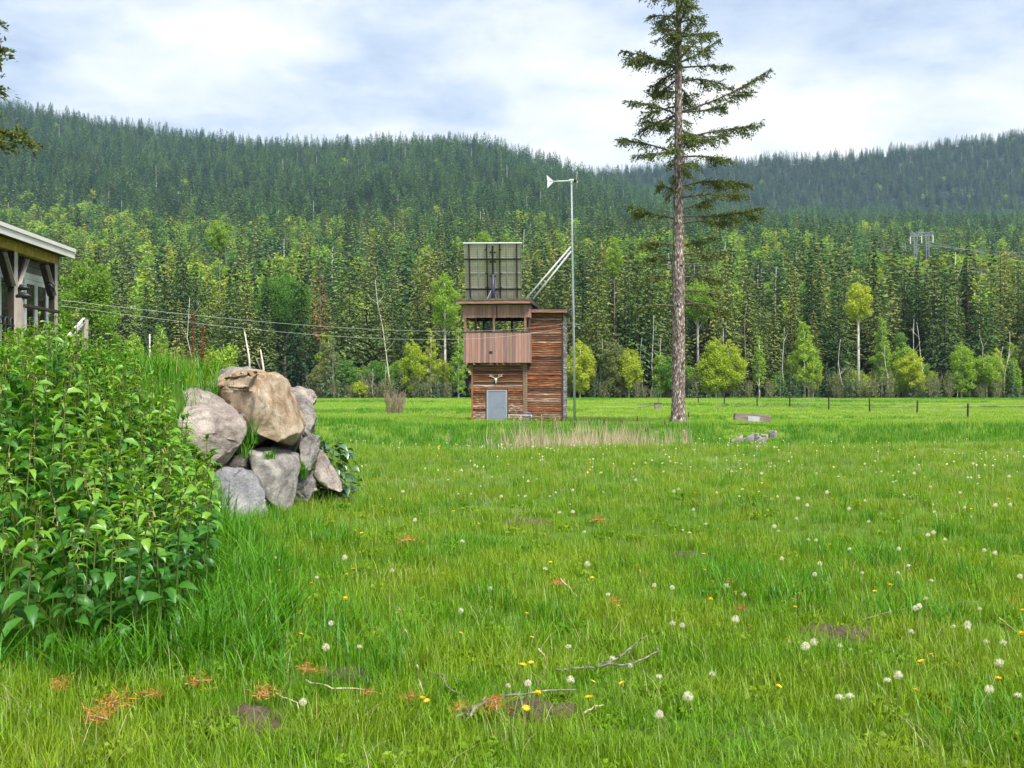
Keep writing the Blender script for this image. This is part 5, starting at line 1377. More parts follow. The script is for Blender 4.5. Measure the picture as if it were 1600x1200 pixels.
w = gr.uniform(0, 1, n); idx = gr.integers(0, 4, n)
idx = np.where(w < .22, 4 + gr.integers(0, 2, n), idx); 
edge_n = in_nettles(x - .45, y) | (knoll(x + .5, y) > .12)
lush = (pat > .55) & (w > .72) | (edge_n & (w > .25))
idx = np.where(lush, 6 + gr.integers(0, 3, n), idx)
idx = np.where((w > .955) | ((w > .84) & (y > 12)) | ((w > .76) & (y > 17)), 9 + gr.integers(0, 2, n), idx)
idx = np.where((w < .055) & (y < 14), 11 + gr.integers(0, 3, n), idx)
sc_ = gr.uniform(.7, 1.25, n) * np.interp(y, [3, 10, 30], [.95, 1.05, 1.25]) * np.where(edge_n, 1.45, 1.0)
sh = sc_ * np.where(pat < -.55, .72, 1.0)
rot = np.zeros((n, 3)); rot[:, 2] = gr.uniform(0, 6.28, n)
scatter('grass', np.stack([x, y, ground(x, y)], -1), rot, np.stack([sc_, sc_, sh], -1), idx, NEAR)
px = []
for (y0, y1, d) in ((30, 44, 15), (44, 62, 11), (62, 100, 3.6), (100, 176, 1.5)):
    x, y = spread(y0, y1, d); px.append(np.stack([x, y], -1))
px = np.concatenate(px); x, y = px[:, 0], px[:, 1]
lx = (x - tw.x) * math.cos(R(6.7)) - (y - tw.y) * math.sin(R(6.7)); ly = (x - tw.x) * math.sin(R(6.7)) + (y - tw.y) * math.cos(R(6.7))
k = ~((lx > -1.7) & (lx < 3.95) & (ly > .05) & (ly < 3.7)); x, y = x[k], y[k]; n = len(x)
w = gr.uniform(0, 1, n); idx = gr.integers(0, 3, n)
idx = np.where((y > 33) & (y < 52) & (w < .42), 3 + gr.integers(0, 3, n), idx)
pat = np.sin(x * .09 + 1.2 * np.sin(y * .05)) * np.sin(y * .13)
idx = np.where((y > 62) & (pat > .45) & (w < .4), 3 + gr.integers(0, 3, n), idx)
idx = np.where(w > .93, 6 + gr.integers(0, 2, n), idx)
low = (np.abs(800 + F * x / y - 1178) < 46) & (y > 43) & (y < 54)
s_ = gr.uniform(.75, 1.25, n) * np.interp(y, [30, 60, 100, 176], [1, 1.15, 1.7, 2.4])
sz = gr.uniform(.7, 1.2, n) * np.interp(y, [30, 44, 52, 60, 176], [.9, 1.0, .8, .7, .9]) * np.where(low, .45, 1)
rot = np.zeros((n, 3)); rot[:, 2] = gr.uniform(0, 6.28, n)
scatter('pasture_grass', np.stack([x, y, ground(x, y)], -1), rot, np.stack([s_, s_, sz], -1), idx, FARG)

# soil showing through
M['soil'] = surf('bare_soil', [(0.3, (0.040, 0.028, 0.019)), (0.7, (0.125, 0.090, 0.062))], 14, 6, .95, bump=.9)
for i, (bx, by, rx, ry) in enumerate(BAREP[:4] + BAREP[6:8]):
    n_ = 34; vs = []; fs = []
    for a in range(n_):
        for k in range(n_):
            qx, qy = (a / (n_ - 1) * 2 - 1) * 1.25, (k / (n_ - 1) * 2 - 1) * 1.25
            rim = 1 - math.hypot(qx, qy) + .45 * mnoise.noise(Vector((qx * 2.2 + i * 9, qy * 2.2, 1.5)))
            clod = mnoise.fractal(Vector((qx * 7 + i * 5, qy * 7, .3)), .7, 2.1, 4)
            X, Y = bx + qx * rx, by + qy * ry
            vs.append((X, Y, gz(X, Y) + max(-.05, min(.035, rim * .09)) + clod * .018))
    for a in range(n_ - 1):
        for k in range(n_ - 1): fs.append((a*n_+k, (a+1)*n_+k, (a+1)*n_+k+1, a*n_+k+1))
    me = MB().add([(p[0] - bx, p[1] - by, p[2] - gz(bx, by)) for p in vs], fs).mesh('soil_mound', M['soil'], True)
    tag(obj('soil_mound', me, None, (bx, by, gz(bx, by))), ('low mound of bare dark soil at the right in the foreground', 'small patch of violet brown bare soil near the bottom left of centre', 'thin bare earth patch in the middle of the meadow', 'greyish bare patch among the dandelions right of centre', 'bare earth at the bottom edge below the nettles', 'bare earth under the broken sticks near the bottom')[i], 'soil')

# ================================================================== nettles
M['nettle'] = foliage('nettle_leaves', (0.032, 0.135, 0.014), (0.060, 0.195, 0.020), 0.34, 0.7, 0.03)
M['nettle_top'] = foliage('young_sunlit_nettle_leaves', (0.105, 0.270, 0.016), (0.180, 0.345, 0.026), 0.36, 0.4, 0.04)  # young shoots, brightened further for sun striking the top of the thicket
M['nettle_stem'] = surf('nettle_stem', [(.3, (.06, .11, .02)), (.7, (.12, .14, .035))], 6, 3, .7)
M['tassel'] = foliage('nettle_flowers', (0.22, 0.27, 0.07), (0.32, 0.30, 0.12), .3, .5)
def nettle_leaf(mat, seed, wfac=.5):
    r = np.random.default_rng(seed); n = 8; V = []; Q = []
    for i in range(n):
        s = i / (n - 1); w = wfac * (math.sin(math.pi * min(1, s * .82 + .12)) ** 1.2) * (1 - s * .45)
        if i == 0: w = .03
        if i == n - 1: w = .008
        w *= 1 + (.13 if i % 2 else -.08)
        zc = .10 * math.sin(s * 2.2) - .38 * s * s
        V += [(s, -w / 2, zc + .10 * w / .5), (s, 0, zc - .02), (s, w / 2, zc + .10 * w / .5)]
    for i in range(n - 1): Q += [(i*3, i*3+3, i*3+4, i*3+1), (i*3+1, i*3+4, i*3+5, i*3+2)]
    return np.array(V), np.array(Q)
LV = [(nettle_leaf(None, i, .46 + .08 * i)) for i in range(3)]
LEAF = {m: [np_mesh('leaf', V, Q, M[m], True) for V, Q in LV] for m in ('nettle', 'nettle_top')}
def rotm(az, pitch, roll=0): return Matrix.Rotation(az, 4, 'Z') @ Matrix.Rotation(pitch, 4, 'Y') @ Matrix.Rotation(roll, 4, 'X')
def nettle_plan(H, seed):
    """stem line, leaves (matrix, kind, variant), tassels"""
    r = np.random.default_rng(seed); bx, by = r.normal(0, .07 * H, 2)
    stem = [(bx * s * s, by * s * s, H * s) for s in np.linspace(0, 1, 6)]
    at = lambda s: Vector((bx * s * s, by * s * s, H * s))
    lv = []; nodes = max(5, int(H / .082)); az = r.uniform(0, 6.28)
    for i in range(nodes):
        s = .10 + .84 * i / nodes; az += math.pi / 2 + r.normal(0, .2); t = i / nodes
        ln = (.170 - .085 * t ** 1.4) * r.uniform(.55, 1.3) * (1 if t > .15 else .8)
        for d in (0, math.pi):
            if t < .3 and r.uniform() < .35: continue
            Mx = Matrix.Translation(at(s) + Vector((math.cos(az + d), math.sin(az + d), .25)) * .018) @ rotm(az + d + r.normal(0, .2), r.uniform(-.35, .35) + .25 * (1 - t), r.normal(0, .3)) @ Matrix.Scale(ln, 4)
            lv.append((Mx, 'nettle_top' if t > .72 else 'nettle', int(r.integers(0, 3))))
    top = []
    for i in range(9):
        top.append((Matrix.Translation(at(.95 + .05 * r.uniform())) @ rotm(r.uniform(0, 6.28), r.uniform(-1.1, -.2)) @ Matrix.Scale(r.uniform(.03, .075), 4), int(r.integers(0, 3))))
    tas = MB()
    for i in range(9):
        s = r.uniform(.70, .97); a = r.uniform(0, 6.28); p = at(s); l = r.uniform(.018, .04)
        d = Vector((math.cos(a), math.sin(a), r.uniform(-.3, .5)))
        q1 = p + d * l; q2 = q1 + Vector((d.x * .4, d.y * .4, -.8)) * l
        wv = Vector((-math.sin(a), math.cos(a), .3)) * .004
        tas.add([p - wv, p + wv, q1 + wv, q1 - wv, q2 + wv * .5, q2 - wv * .5], [(0,1,2,3), (3,2,4,5)])
    return stem, lv, top, tas
def join_leaves(items):
    Vs = []; Qs = []; mi = []; off = 0
    for (Mx, k, var) in items:
        V, Q = LV[var]; A = np.array(Mx)
        Vs.append(V @ A[:3, :3].T + A[:3, 3]); Qs.append(Q + off); off += len(V); mi += [0 if k == 'nettle' else 1] * len(Q)
    return np.concatenate(Vs), np.concatenate(Qs), mi
NETV = []
for i in range(9):
    H = 1.05; stem, lv, top, tas = nettle_plan(H, 500 + i)
    mb = MB(); mb.tube(stem, [.006, .006, .0055, .005, .004, .003], 5, False)
    V, Q, mi = join_leaves(lv); Vt, Qt, _ = join_leaves([(m_, 'nettle_top', v_) for m_, v_ in top])
    NETV.append(dict(stem=mb.mesh('stem', M['nettle_stem'], True), fol=np_mesh('foliage', V, Q, [M['nettle'], M['nettle_top']], True, mi), lv=lv, tip=np_mesh('shoot_tip', Vt, Qt, M['nettle_top'], True), tas=tas.mesh('flower_tassels', M['tassel'])))
nr = np.random.default_rng(77); spots = []
OUT_U = [-60, 0, 50, 110, 150, 190, 230, 262, 290, 320, 338, 352]; OUT_V = [545, 532, 508, 512, 536, 550, 570, 612, 650, 690, 735, 800]
tries = 0
while len(spots) < 275 and tries < 20000:
    tries += 1
    y = nr.uniform(5.5, 13.2); u = nr.uniform(-70, 350); x = (u - 800) / F * y
    if u > np.interp(y, XR_Y, XR_U) - 8: continue
    if any((x - a) ** 2 + (y - b) ** 2 < .145 ** 2 for a, b, _ in spots): continue
    z = gz(x, y); zt = CAMZ + (600 - np.interp(u, OUT_U, OUT_V) + nr.normal(-4, 13)) / F * y
    h = min(zt - z, nr.uniform(.85, 1.2))
    if h < .35: continue
    spots.append((x, y, h))
spots.sort(key=lambda s: s[1])
for i, (x, y, h) in enumerate(spots):
    v = NETV[int(nr.integers(0, 9))]; s = h / 1.05
    u = 800 + F * x / y
    t = empty('nettle_plant', (x, y, gz(x, y) - .03), (nr.normal(0, .06), nr.normal(0, .06), nr.uniform(0, 6.28))); q = max(.72, s) if s < 1 else s
    t.scale = (q, q, s)
    near = i < 66
    if u > 300 and y < 8: lab = 'nettle at the right rim of the thicket leaning over the grass below the boulders'
    elif near: lab = 'tall nettle with drooping leaves at the front of the thicket'
    elif y < 9.5: lab = 'nettle with pale flower tassels in mid thicket'
    else: lab = 'short nettle on top of the bank'
    if 'rim' not in lab: lab += ' below the house corner' if u < 90 else ' midway along' if u < 200 else ' towards the boulders'
    tag(t, lab, 'nettle', 'nettles of the left thicket, ' + ('rim' if 'rim' in lab else 'front' if near else 'middle' if y < 9.5 else 'back'))
    obj('stem', v['stem'], t); obj('shoot_tip', v['tip'], t); tag(obj('flower_tassels', v['tas'], t), kind='stuff')
    if near:
        for (Mx, k, var) in v['lv']:
            o = obj('leaf', LEAF[k][var], t); o.matrix_local = Mx
    else: tag(obj('foliage', v['fol'], t), kind='stuff')

# weeds and grass on top of the bank
V, Q = leaf_cloud([((.16 * math.cos(k * 2.4), .12 * math.sin(k * 2.4), .12 + .035 * k), (.15, .14, .13)) for k in range(9)], 5200, .045, 12)
g = P(343, 600, 14.8); g.z = gz(g.x, g.y); tag(obj('bright_bush', np_mesh('bright_bush', V, Q, M['aspen']), None, g, None, (1, 1, 1.2)), 'bright green bush on the bank behind the grey boulder', 'bush')
for i in range(5):
    u = (258, 282, 300, 268, 245)[i]; g = P(u, 600, 14.5 + i * .5); g.z = gz(g.x, g.y) - .05
    o = obj('bank_grass', tuft('bank_grass', M['pasture'], 170, .42, .62, .009, 80 + i, lean=.4), None, g); tag(o, kind='stuff')
V, Q = leaf_cloud([((nr.normal(0, .5), nr.normal(0, .2), nr.uniform(.2, .5)), (.18, .15, .22)) for _ in range(12)], 1300, .04, 13)
g = P(262, 600, 15.5); g.z = gz(g.x, g.y); tag(obj('seeding_weeds', np_mesh('seeding_weeds', V, Q, M['tassel']), None, g), kind='stuff')
M['dock'] = foliage('dock_seed', (0.17, 0.070, 0.04), (0.24, 0.10, 0.055), .2, .6)
for (u, vt, lab) in ((301, 488, 'taller rust red dock stalk standing above the bank'), (317, 508, 'shorter rust red dock stalk right of the taller one'), (119, 486, 'pale brown seed stalk rising from the nettles below the house')):
    D = 14.6 if u > 200 else 8.5; g = P(u, 600, D); z0 = gz(g.x, g.y); top = CAMZ + (600 - vt) / F * D; H = top - z0
    t = empty('dock_stalk', (g.x, g.y, z0)); tag(t, lab, 'plant', 'dry seed stalks')
    mb = MB(); mb.tube([(0, 0, -.05), (.01, 0, H * .5), (.0, 0, H)], [.008, .006, .003], 5); mb.build('stem', M['twig'], t)
    n = 260 if u > 200 else 120; r = np.random.default_rng(u); z = H * r.uniform(.35, 1, n); a = r.uniform(0, 6.28, n); q = r.uniform(.005, .055, n) * (1.1 - z / H * .6)
    c = np.stack([np.cos(a) * q, np.sin(a) * q, z], -1); D_ = unit(r.normal(0, 1, (n, 3))); V, Q = diamonds(c, D_, unit(np.cross(D_, r.normal(0, 1, (n, 3)))), np.full(n, .026), np.full(n, .02))
    obj('seed_head', np_mesh('seed_head', V, Q, M['dock'] if u > 200 else M['tassel']), t)
for (u, v0, v1, lx_, D, lab) in ((234, 580, 522, 0, 17, 'thin white stake on the bank behind the nettles'), (411, 582, 546, -4, 16, 'forked bare white stick behind the largest boulder'), (392, 575, 518, -10, 18, 'thin bent dry stem rising behind the grey boulder')):
    a = P(u, v0 + 30, D); b_ = P(u + lx_, v1, D); mb = MB(); mid = a.lerp(b_, .55) + Vector((.03 if lx_ else 0, 0, 0))
    mb.tube([a, mid, b_], [.02, .018, .01], 6)
    if u == 411: mb.tube([a.lerp(b_, .45), P(401, 560, D), P(404, 562, D) + Vector((0, 0, .02))], [.014, .010, .006], 5)
    tag(mb.build('dry_stick', M['whitebark'], None, True), lab, 'stick')
# leafy burdock beside the slab
def burdock():
    r = np.random.default_rng(3); items = []
    for i in range(190):
        a = r.uniform(0, 6.28); z = r.uniform(.06, .86); q = .42 * math.sqrt(max(.05, 1 - abs(z - .35) / .6)) * r.uniform(.2, 1)
        items.append((Matrix.Translation((math.cos(a) * q, math.sin(a) * q * .8, z)) @ rotm(a + r.normal(0, .5), r.uniform(-.2, .6), r.normal(0, .3)) @ Matrix.Scale(r.uniform(.10, .19), 4) @ Matrix.Diagonal((1, 1.5, 1, 1)), 'nettle', int(r.integers(0, 3))))
    return items
bu = P(517, 745, 14.4); bu.z = gz(bu.x, bu.y); t = empty('burdock_plant', bu); tag(t, 'dark leafy plant with broad shiny leaves at the right end of the boulders', 'plant')
M['burdock'] = foliage('burdock_leaves', (0.045, 0.130, 0.028), (0.05, 0.14, 0.03), .3, .5, .14)
bl = [np_mesh('leaf', V, Q, M['burdock'], True) for V, Q in LV]
for (Mx, k, var) in burdock(): o = obj('leaf', bl[var], t); o.matrix_local = Mx
mb = MB()
for a in np.linspace(0, 5.5, 7): mb.tube([(0, 0, -.05), (math.cos(a) * .12, math.sin(a) * .12, .35), (math.cos(a) * .2, math.sin(a) * .2, .7)], [.01, .008, .004], 5, False)
mb.build('stems', M['nettle_stem'], t)
# grass growing out of the gaps between the boulders
for i, (u, v, D, h) in enumerate(((392, 690, 12.15, .42), (384, 712, 12.0, .25), (470, 745, 13.0, .3), (420, 715, 12.2, .14), (330, 612, 13.0, .2), (366, 610, 12.9, .15))):
    tag(obj('gap_grass', tuft('gap_grass', M['lush'], 46, .09, h, .009, 90 + i, lean=.9), None, P(u, v, D)), kind='stuff')

# ================================================================== reeds and cattails in the ditch
rr_ = np.random.default_rng(88)
REED = []
for i in range(5):
    V, Q = blades(7, .20, 1.25, .019, 600 + i, lean=.34, tipdrop=.2, levels=3); REED.append(np_mesh('reed', V, Q, M['reed'], True))
for i in range(2):
    V, Q = blades(9, .16, .95, .022, 610 + i, lean=.3, levels=3); REED.append(np_mesh('reed', V, Q, M['lush'], True))
pts = []
for _ in range(1050):
    u = rr_.triangular(725, 930, 1092); D = rr_.uniform(34, 43.5)
    x = (u - 800) / F * D
    if math.sin(x * 1.9 + 1.1 * math.sin(D * 1.7)) + math.sin(x * .7 + D) < rr_.uniform(-1.6, .7): continue
    pts.append((x, D, gz(x, D)))
pts = np.array(pts); n = len(pts); rot = np.zeros((n, 3)); rot[:, 2] = rr_.uniform(0, 6.28, n); rot[:, 0] = rr_.normal(0, .10, n); rot[:, 1] = rr_.normal(0, .10, n)
s_ = rr_.uniform(.42, .95, n) * np.where(rr_.uniform(0, 1, n) < .16, 1.5, 1)
scatter('reed_bed', pts, rot, np.stack([s_, s_, s_], -1), np.where(rr_.uniform(0, 1, n) < .78, rr_.integers(0, 5, n), 5 + rr_.integers(0, 2, n)), REED)
M['cattail'] = plain('cattail_brown', (.085, .045, .025), .9)
for i, (u, v) in enumerate(((921, 660), (944, 656), (972, 656), (996, 652), (1039, 658), (1019, 664), (1076, 646), (898, 662), (1009, 670), (1047, 654), (1062, 650))):
    D = 40 + (i % 3); top = P(u, v, D); z0 = gz(top.x, top.y); t = empty('cattail', (top.x, top.y, z0)); H = top.z - z0
    tag(t, 'brown cattail head on a pale stalk above the dry reeds', 'cattail', 'cattails in the ditch')
    mb = MB(); lx_ = rr_.normal(0, .05); mb.tube([(-lx_, 0, -.1), (-lx_ * .4, 0, H * .6), (0, 0, H + .12)], [.010, .008, .004], 5); mb.build('stalk', M['reed'], t)
    mb = MB(); mb.tube([(0, 0, H - .14), (0, 0, H - .12), (0, 0, H + .04), (0, 0, H + .06)], [.012, .024, .024, .010], 8); mb.build('head', M['cattail'], t, True)
for i in range(7):     # tall pale reed stalks that stand out
    u = (772, 868, 1068, 1072, 700, 812, 846)[i]; D = 37 + i * .5; g = on_ground(u, D); vt = (668, 655, 672, 676, 678, 652, 650)[i]; H = CAMZ + (600 - vt) / F * D - g.z
    t = empty('reed_stalk', g); tag(t, 'tall pale feathery reed stalk rising above the ditch reeds', 'reed', 'tall reed stalks')
    mb = MB(); mb.tube([(0, 0, -.1), (rr_.normal(0, .04), 0, H * .6), (rr_.normal(0, .06), 0, H)], [.012, .010, .006], 5); mb.build('stalk', M['reed'], t)
    V, Q = leaf_cloud([((0, 0, H - .12), (.035, .035, .18))], 60000, .05, i); obj('plume', np_mesh('plume', V, Q, M['reed']), t)

# ================================================================== dandelions
M['clock'] = foliage('dandelion_down', (0.74, 0.74, 0.72), (0.84, 0.84, 0.82), .5, .2)
M['yellow'] = foliage('dandelion_petals', (0.80, 0.55, 0.01), (0.85, 0.66, 0.02), .3, .3)
M['dstem'] = surf('dandelion_stem', [(.3, (.22, .27, .08)), (.7, (.38, .33, .15))], 5, 3, .7)
M['seedcore'] = plain('seed_core', (.30, .25, .17), .9)
def clock_mesh(rad, seed, part=1.0):
    r = np.random.default_rng(seed); n = int(120 * part); d = unit(r.normal(0, 1, (n, 3)))
    d = d[d[:, 2] > (-.1 if part < 1 else -.8)]; n = len(d)
    s = unit(np.cross(d, r.normal(0, 1, (n, 3)))); t2 = np.cross(d, s); Vs = []
    c = d * (rad * r.uniform(.72, 1.05, n))[:, None]; w = rad * .34
    for k in range(3):            # each seed carries a little umbrella of three crossed hairs
        a = k * math.pi / 3; e1 = s * math.cos(a) + t2 * math.sin(a); e2 = -s * math.sin(a) + t2 * math.cos(a)
        Vs.append(np.stack([c - e1 * w + d * w * .35, c - e2 * w * .07, c + e1 * w + d * w * .35, c + e2 * w * .07], 1).reshape(-1, 3))
    Vs.append(np.stack([d * rad * .15 - s * .0004, d * rad * .15 + s * .0004, c + s * .0004, c - s * .0004], 1).reshape(-1, 3))
    V = np.concatenate(Vs); return np_mesh('seed_head', V, np.arange(len(V)).reshape(-1, 4), M['clock'])
def petal_mesh(rad, seed, cup):
    r = np.random.default_rng(seed); n = 62; a = r.uniform(0, 6.28, n); ring = r.uniform(0, 1, n)
    d = np.stack([np.cos(a), np.sin(a), .15 + cup * (1 - ring)], -1); d = unit(d); s = unit(np.cross(d, np.array([0, 0, 1.0])))
    ln = rad * (.6 + .45 * ring)
    return np_mesh('flower_head', *diamonds(d * (ln * .52)[:, None] + np.array([0, 0, .004]), d, s, ln, np.full(n, rad * .24)), M['yellow'])
CL = [clock_mesh(.021, 1), clock_mesh(.019, 2, .8), clock_mesh(.018, 3, .5), clock_mesh(.022, 4)]
YE = [petal_mesh(.021, 1, .7), petal_mesh(.020, 2, 1.4), petal_mesh(.022, 3, .4)]
mb = MB(); mb.tube([(0, 0, -.006), (0, 0, .006)], [.006, .005], 6); COREM = mb.mesh('core', M['seedcore'])
mb = MB(); mb.tube([(0, 0, -.012), (0, 0, .006)], [.004, .009], 7); CALYX = mb.mesh('calyx', M['dstem'])
STEM = []
for i in range(4):
    r = np.random.default_rng(i); bx, by = r.normal(0, .22, 2); mb = MB()
    mb.tube([(-bx * (1 - s) ** 1.5, -by * (1 - s) ** 1.5, s - 1) for s in np.linspace(0, 1, 6)], [.0035] * 6, 5, False); STEM.append(mb.mesh('stem', M['dstem'], True))
dr = np.random.default_rng(606)
def dandelion(x, y, h, white, small):
    z = gz(x, y); t = empty('dandelion', (x, y, z + h), (0, 0, dr.uniform(0, 6.28)))
    u = 800 + F * x / y
    side = 'left of' if u < 737 else 'straight before' if u < 890 else 'right of'
    far = 'very close by' if y < 5 else 'close by' if y < 7.5 else 'in mid meadow' if y < 12 else 'well out in the meadow'
    if white: tag(t, 'white dandelion seed head %s, %s the tower' % (far, side), 'dandelion', 'dandelions gone to seed')
    else: tag(t, 'yellow dandelion flower %s, %s the tower' % (far, side), 'dandelion', 'dandelions in flower')
    tilt = (dr.normal(0, .25), dr.normal(0, .25), 0)
    o = obj('seed_head' if white else 'flower_head', (CL if white else YE)[int(dr.integers(0, 4 if white else 3))], t, None, tilt); k = dr.uniform(.72, 1.1); o.scale = (k, k, k)
    if not small:
        obj('core' if white else 'calyx', COREM if white else CALYX, t, None, tilt)
    st = obj('stem', STEM[int(dr.integers(0, 4))], t); st.scale = (h, h, h + .02)
WH = [(985,1042),(957,1030),(1112,1055),(1030,1118),(517,975),(473,1098),(1541,1003),(1568,1005),(1561,1037),(1403,1057),(1386,1065),(1312,1093),(1328,1090),(1077,833),(1263,844),(1328,859),(1357,816),(1404,858),(1450,836),(1538,860),(1222,873),(1281,881),(1050,919),(1022,915),(1135,916),(1403,896),(1347,896),(1455,908),(1436,948),(1490,980),(1512,983),(1424,988),(918,882),(913,832),(716,772),(736,772),(783,776),(810,775),(868,770),(895,766),(1053,768),(1060,764),(888,1013),(892,1063),(825,1070),(430,872),(495,903),(722,847),(1275,845),(895,800),(1120,770),(1160,765),(1215,776),(700,750),(825,752),(990,745),(1190,740),(1310,745),(1400,752),(1500,770),(1555,790),(1460,800),(1590,1090),(1030,1060)]
YL = [(830,1038),(926,1067),(920,1093),(840,1085),(822,1108),(667,1097),(470,993),(540,937),(467,957),(552,890),(740,897),(437,893),(967,948),(1110,937),(1456,1024),(1440,1035),(1560,1062),(545,820),(555,830),(565,834),(1025,838),(1297,852),(1240,938),(1367,925),(925,904),(1000,893),(1010,897),(660,1093),(860,880),(610,780),(640,765),(1300,780)]
for (lst, wh) in ((WH, True), (YL, False)):
    for (u, v) in lst:
        h = dr.uniform(.22, .32) if wh else dr.uniform(.12, .2); D = ground_pixel(u, v, h)
        if D < 40: dandelion((u - 800) / F * D, D, h, wh, D > 9)
def scatter_d(n, wh, y0, y1, hh):
    k = 0
    while k < n:
        y = math.sqrt(dr.uniform(y0 ** 2, y1 ** 2)); u = dr.uniform(380, 1620); x = (u - 800) / F * y
        p = math.sin(x * .55 + 1) * math.sin(y * .4) + (u - 800) / 900
        if dr.uniform(-1, 1.4) > p + .4 or (in_nettles(np.array([x - .3]), np.array([y]))[0]): continue
        if float(knoll(np.array([x]), np.array([y]))[0]) > .05: continue
        dandelion(x, y, dr.uniform(*hh), wh, y > 8); k += 1
scatter_d(28, True, 4, 9, (.18, .28)); scatter_d(95, True, 9, 20, (.2, .3)); scatter_d(22, False, 4, 9, (.1, .2)); scatter_d(60, False, 9, 18, (.14, .24))
# the thousands farther out
x, y = spread(17, 34, 1.0); k = gr.uniform(0, 1, len(x)) < .75 ; x, y = x[k], y[k]; k = knoll(x, y) < .05; x, y = x[k], y[k]; n = len(x)
def far_head(mat, rad, h):
    bm = bmesh.new(); bmesh.ops.create_icosphere(bm, subdivisions=1, radius=rad)
    for v in bm.verts: v.co = Vector((v.co.x * random.uniform(.8, 1.1), v.co.y, v.co.z * .85 + h))
    vs = [tuple(v.co) for v in bm.verts]; fs = [tuple(v.index for v in f.verts) for f in bm.faces]; bm.free()
    m_ = MB(); m_.add(vs, fs); m_.add([(-.002, 0, 0), (.002, 0, 0), (.002, 0, h), (-.002, 0, h)], [(0,1,2,3)])
    return m_.mesh('far_dandelion', M[mat])
FH = [far_head('clock', .018, .26), far_head('clock', .016, .21), far_head('yellow', .016, .2)]
rot = np.zeros((n, 3)); rot[:, 2] = gr.uniform(0, 6.28, n); one = np.ones((n, 3)) * gr.uniform(.8, 1.15, n)[:, None]
scatter('far_dandelions', np.stack([x, y, ground(x, y)], -1), rot, one, np.where(gr.uniform(0, 1, n) < .8, gr.integers(0, 2, n), 2), FH)

# ================================================================== sticks and dead sprigs in the foreground grass
M['stick'] = surf('lichen_twig', [(.35, (.07, .06, .05)), (.55, (.20, .18, .15)), (.7, (.38, .37, .33))], 18, 5, .95)
M['palestick'] = surf('dry_stem', [(.3, (.38, .30, .18)), (.7, (.58, .50, .34))], 8, 4, .8)
def lie(u, v, lift=.09):
    D = ground_pixel(u, v, lift); x = (u - 800) / F * D; return Vector((x, D, gz(x, D) + lift))
def stick(lines, mat, label, r0, knobs=0):
    mb = MB(); r = np.random.default_rng(len(label))
    for ln_ in lines:
        pts = [lie(u, v, l) for (u, v, l) in ln_]; fine = []
        for i in range(len(pts) - 1):
            for k in range(5): fine.append(pts[i].lerp(pts[i + 1], k / 5) + Vector(r.normal(0, .004, 3)))
        fine.append(pts[-1]); n = len(fine)
        mb.tube(fine, [r0 * (1 - .65 * i / (n - 1)) for i in range(n)], 6)
        if knobs:
            for p in fine[2::2]:
                q = p + Vector(r.normal(0, .012, 3)) + Vector((0, 0, .012)); mb.tube([p, q], [r0 * .6, r0 * .25], 5)
    tag(mb.build('fallen_stick', M[mat], None, True), label, 'stick')
stick([[(868, 1046, .05), (930, 1044, .06), (965, 1028, .1), (1010, 994, .14)], [(930, 1044, .06), (990, 1036, .1), (1030, 1018, .12)]], 'stick', 'dark forked twig with knobby buds lying right of the bottom centre', .0085, 1)
stick([[(712, 1122, .05), (745, 1104, .07), (800, 1086, .08), (900, 1078, .06)], [(745, 1104, .07), (728, 1128, .05)]], 'stick', 'grey lichen covered branch at the bottom centre', .011, 1)
stick([[(690, 1056, .09), (700, 1076, .07), (730, 1094, .05)], [(690, 1056, .09), (668, 1050, .08)]], 'stick', 'short bent grey twig left of the lichen covered branch', .007)
stick([[(478, 1064, .06), (520, 1076, .06), (565, 1078, .06), (600, 1086, .05)]], 'palestick', 'pale thin stick under the small soil patch', .0055)
stick([[(437, 1088, .06), (462, 1098, .05), (478, 1130, .04)]], 'palestick', 'pale bent stick near the bottom left of centre', .005)
stick([[(843, 1012, .26), (852, 1030, .20), (853, 1052, .12), (838, 1074, .04)]], 'palestick', 'curved pale dry stalk beside a yellow dandelion', .0045)
stick([[(634, 985, .26), (642, 1012, .14)]], 'palestick', 'straight pale stem upright left of the bottom centre', .0045)
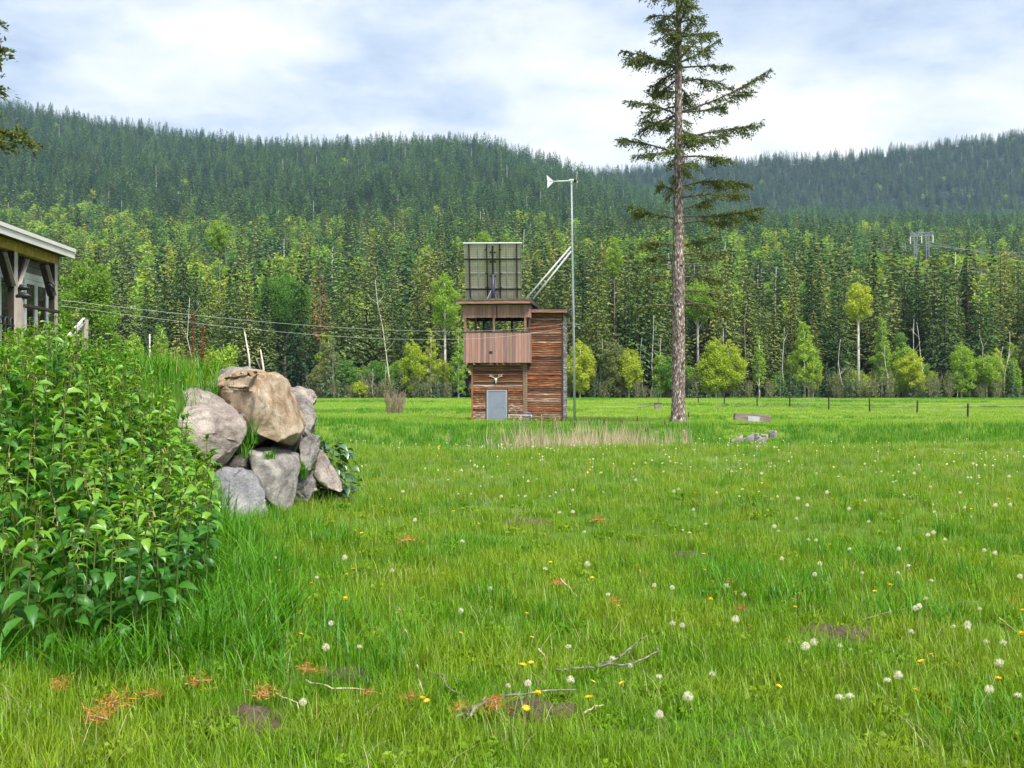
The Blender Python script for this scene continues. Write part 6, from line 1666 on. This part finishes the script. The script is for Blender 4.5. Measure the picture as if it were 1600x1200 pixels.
stick([[(652, 1042, .18), (654, 1062, .10), (664, 1092, .04)]], 'palestick', 'pale bent stem above the grey twig', .004)
stick([[(912, 1118, .04), (925, 1108, .07), (943, 1102, .07)]], 'palestick', 'short curved pale stick at the bottom right of centre', .006)
stick([[(1345, 968, .05), (1420, 950, .08), (1538, 940, .08)]], 'stick', 'thin grey twig lying at the right behind the soil mound', .0045)
stick([[(1562, 965, .24), (1592, 990, .08)]], 'palestick', 'bent pale stem leaning at the right edge', .004)
stick([[(876, 905, .12), (893, 924, .06), (905, 932, .05)]], 'palestick', 'short pale crooked stem beside the orange sprig in mid meadow', .005)
M['deadsprig'] = foliage('orange_dead_needles', (0.44, 0.16, 0.05), (0.56, 0.25, 0.09), .25, .7)
SPR = [(178,1108,.16),(95,1078,.11),(310,1072,.13),(412,1090,.12),(478,1050,.09),(500,1052,.07),(776,1108,.12),(637,848,.17),(873,914,.12),(1157,954,.08),(1583,944,.07),(960,943,.10),(448,898,.10),(575,1086,.07),(640,1092,.08),(1138,912,.10),(935,815,.14),(720,1112,.09),(240,1090,.09),(150,1128,.12)]
SM = []
for i in range(5):
    r = np.random.default_rng(900 + i); n = 130; c = r.normal(0, 1, (n, 3)) * np.array([.36, .26, .14]) + np.array([0, 0, .22])
    D_ = unit(r.normal(0, 1, (n, 3)) * np.array([1, 1, .7])); V, Q = diamonds(c, D_, unit(np.cross(D_, r.normal(0, 1, (n, 3)))), r.uniform(.22, .5, n), np.full(n, .03))
    SM.append(np_mesh('needles', V, Q, M['deadsprig']))
mb = MB(); mb.tube([(-.5, -.1, .1), (0, 0, .2), (.5, .15, .18)], [.03, .025, .012], 5, False); SMT = mb.mesh('twig', M['palestick'], True)
for i, (u, v, s) in enumerate(SPR):
    p = lie(u, v, .065); t = empty('dead_sprig', p, (0, 0, dr.uniform(0, 6.28))); t.scale = (s, s, s * .9)
    tag(t, 'sprig of orange dead conifer needles lying in the grass', 'sprig', 'dead orange sprigs in the grass')
    obj('needles', SM[i % 5], t); obj('twig', SMT, t)
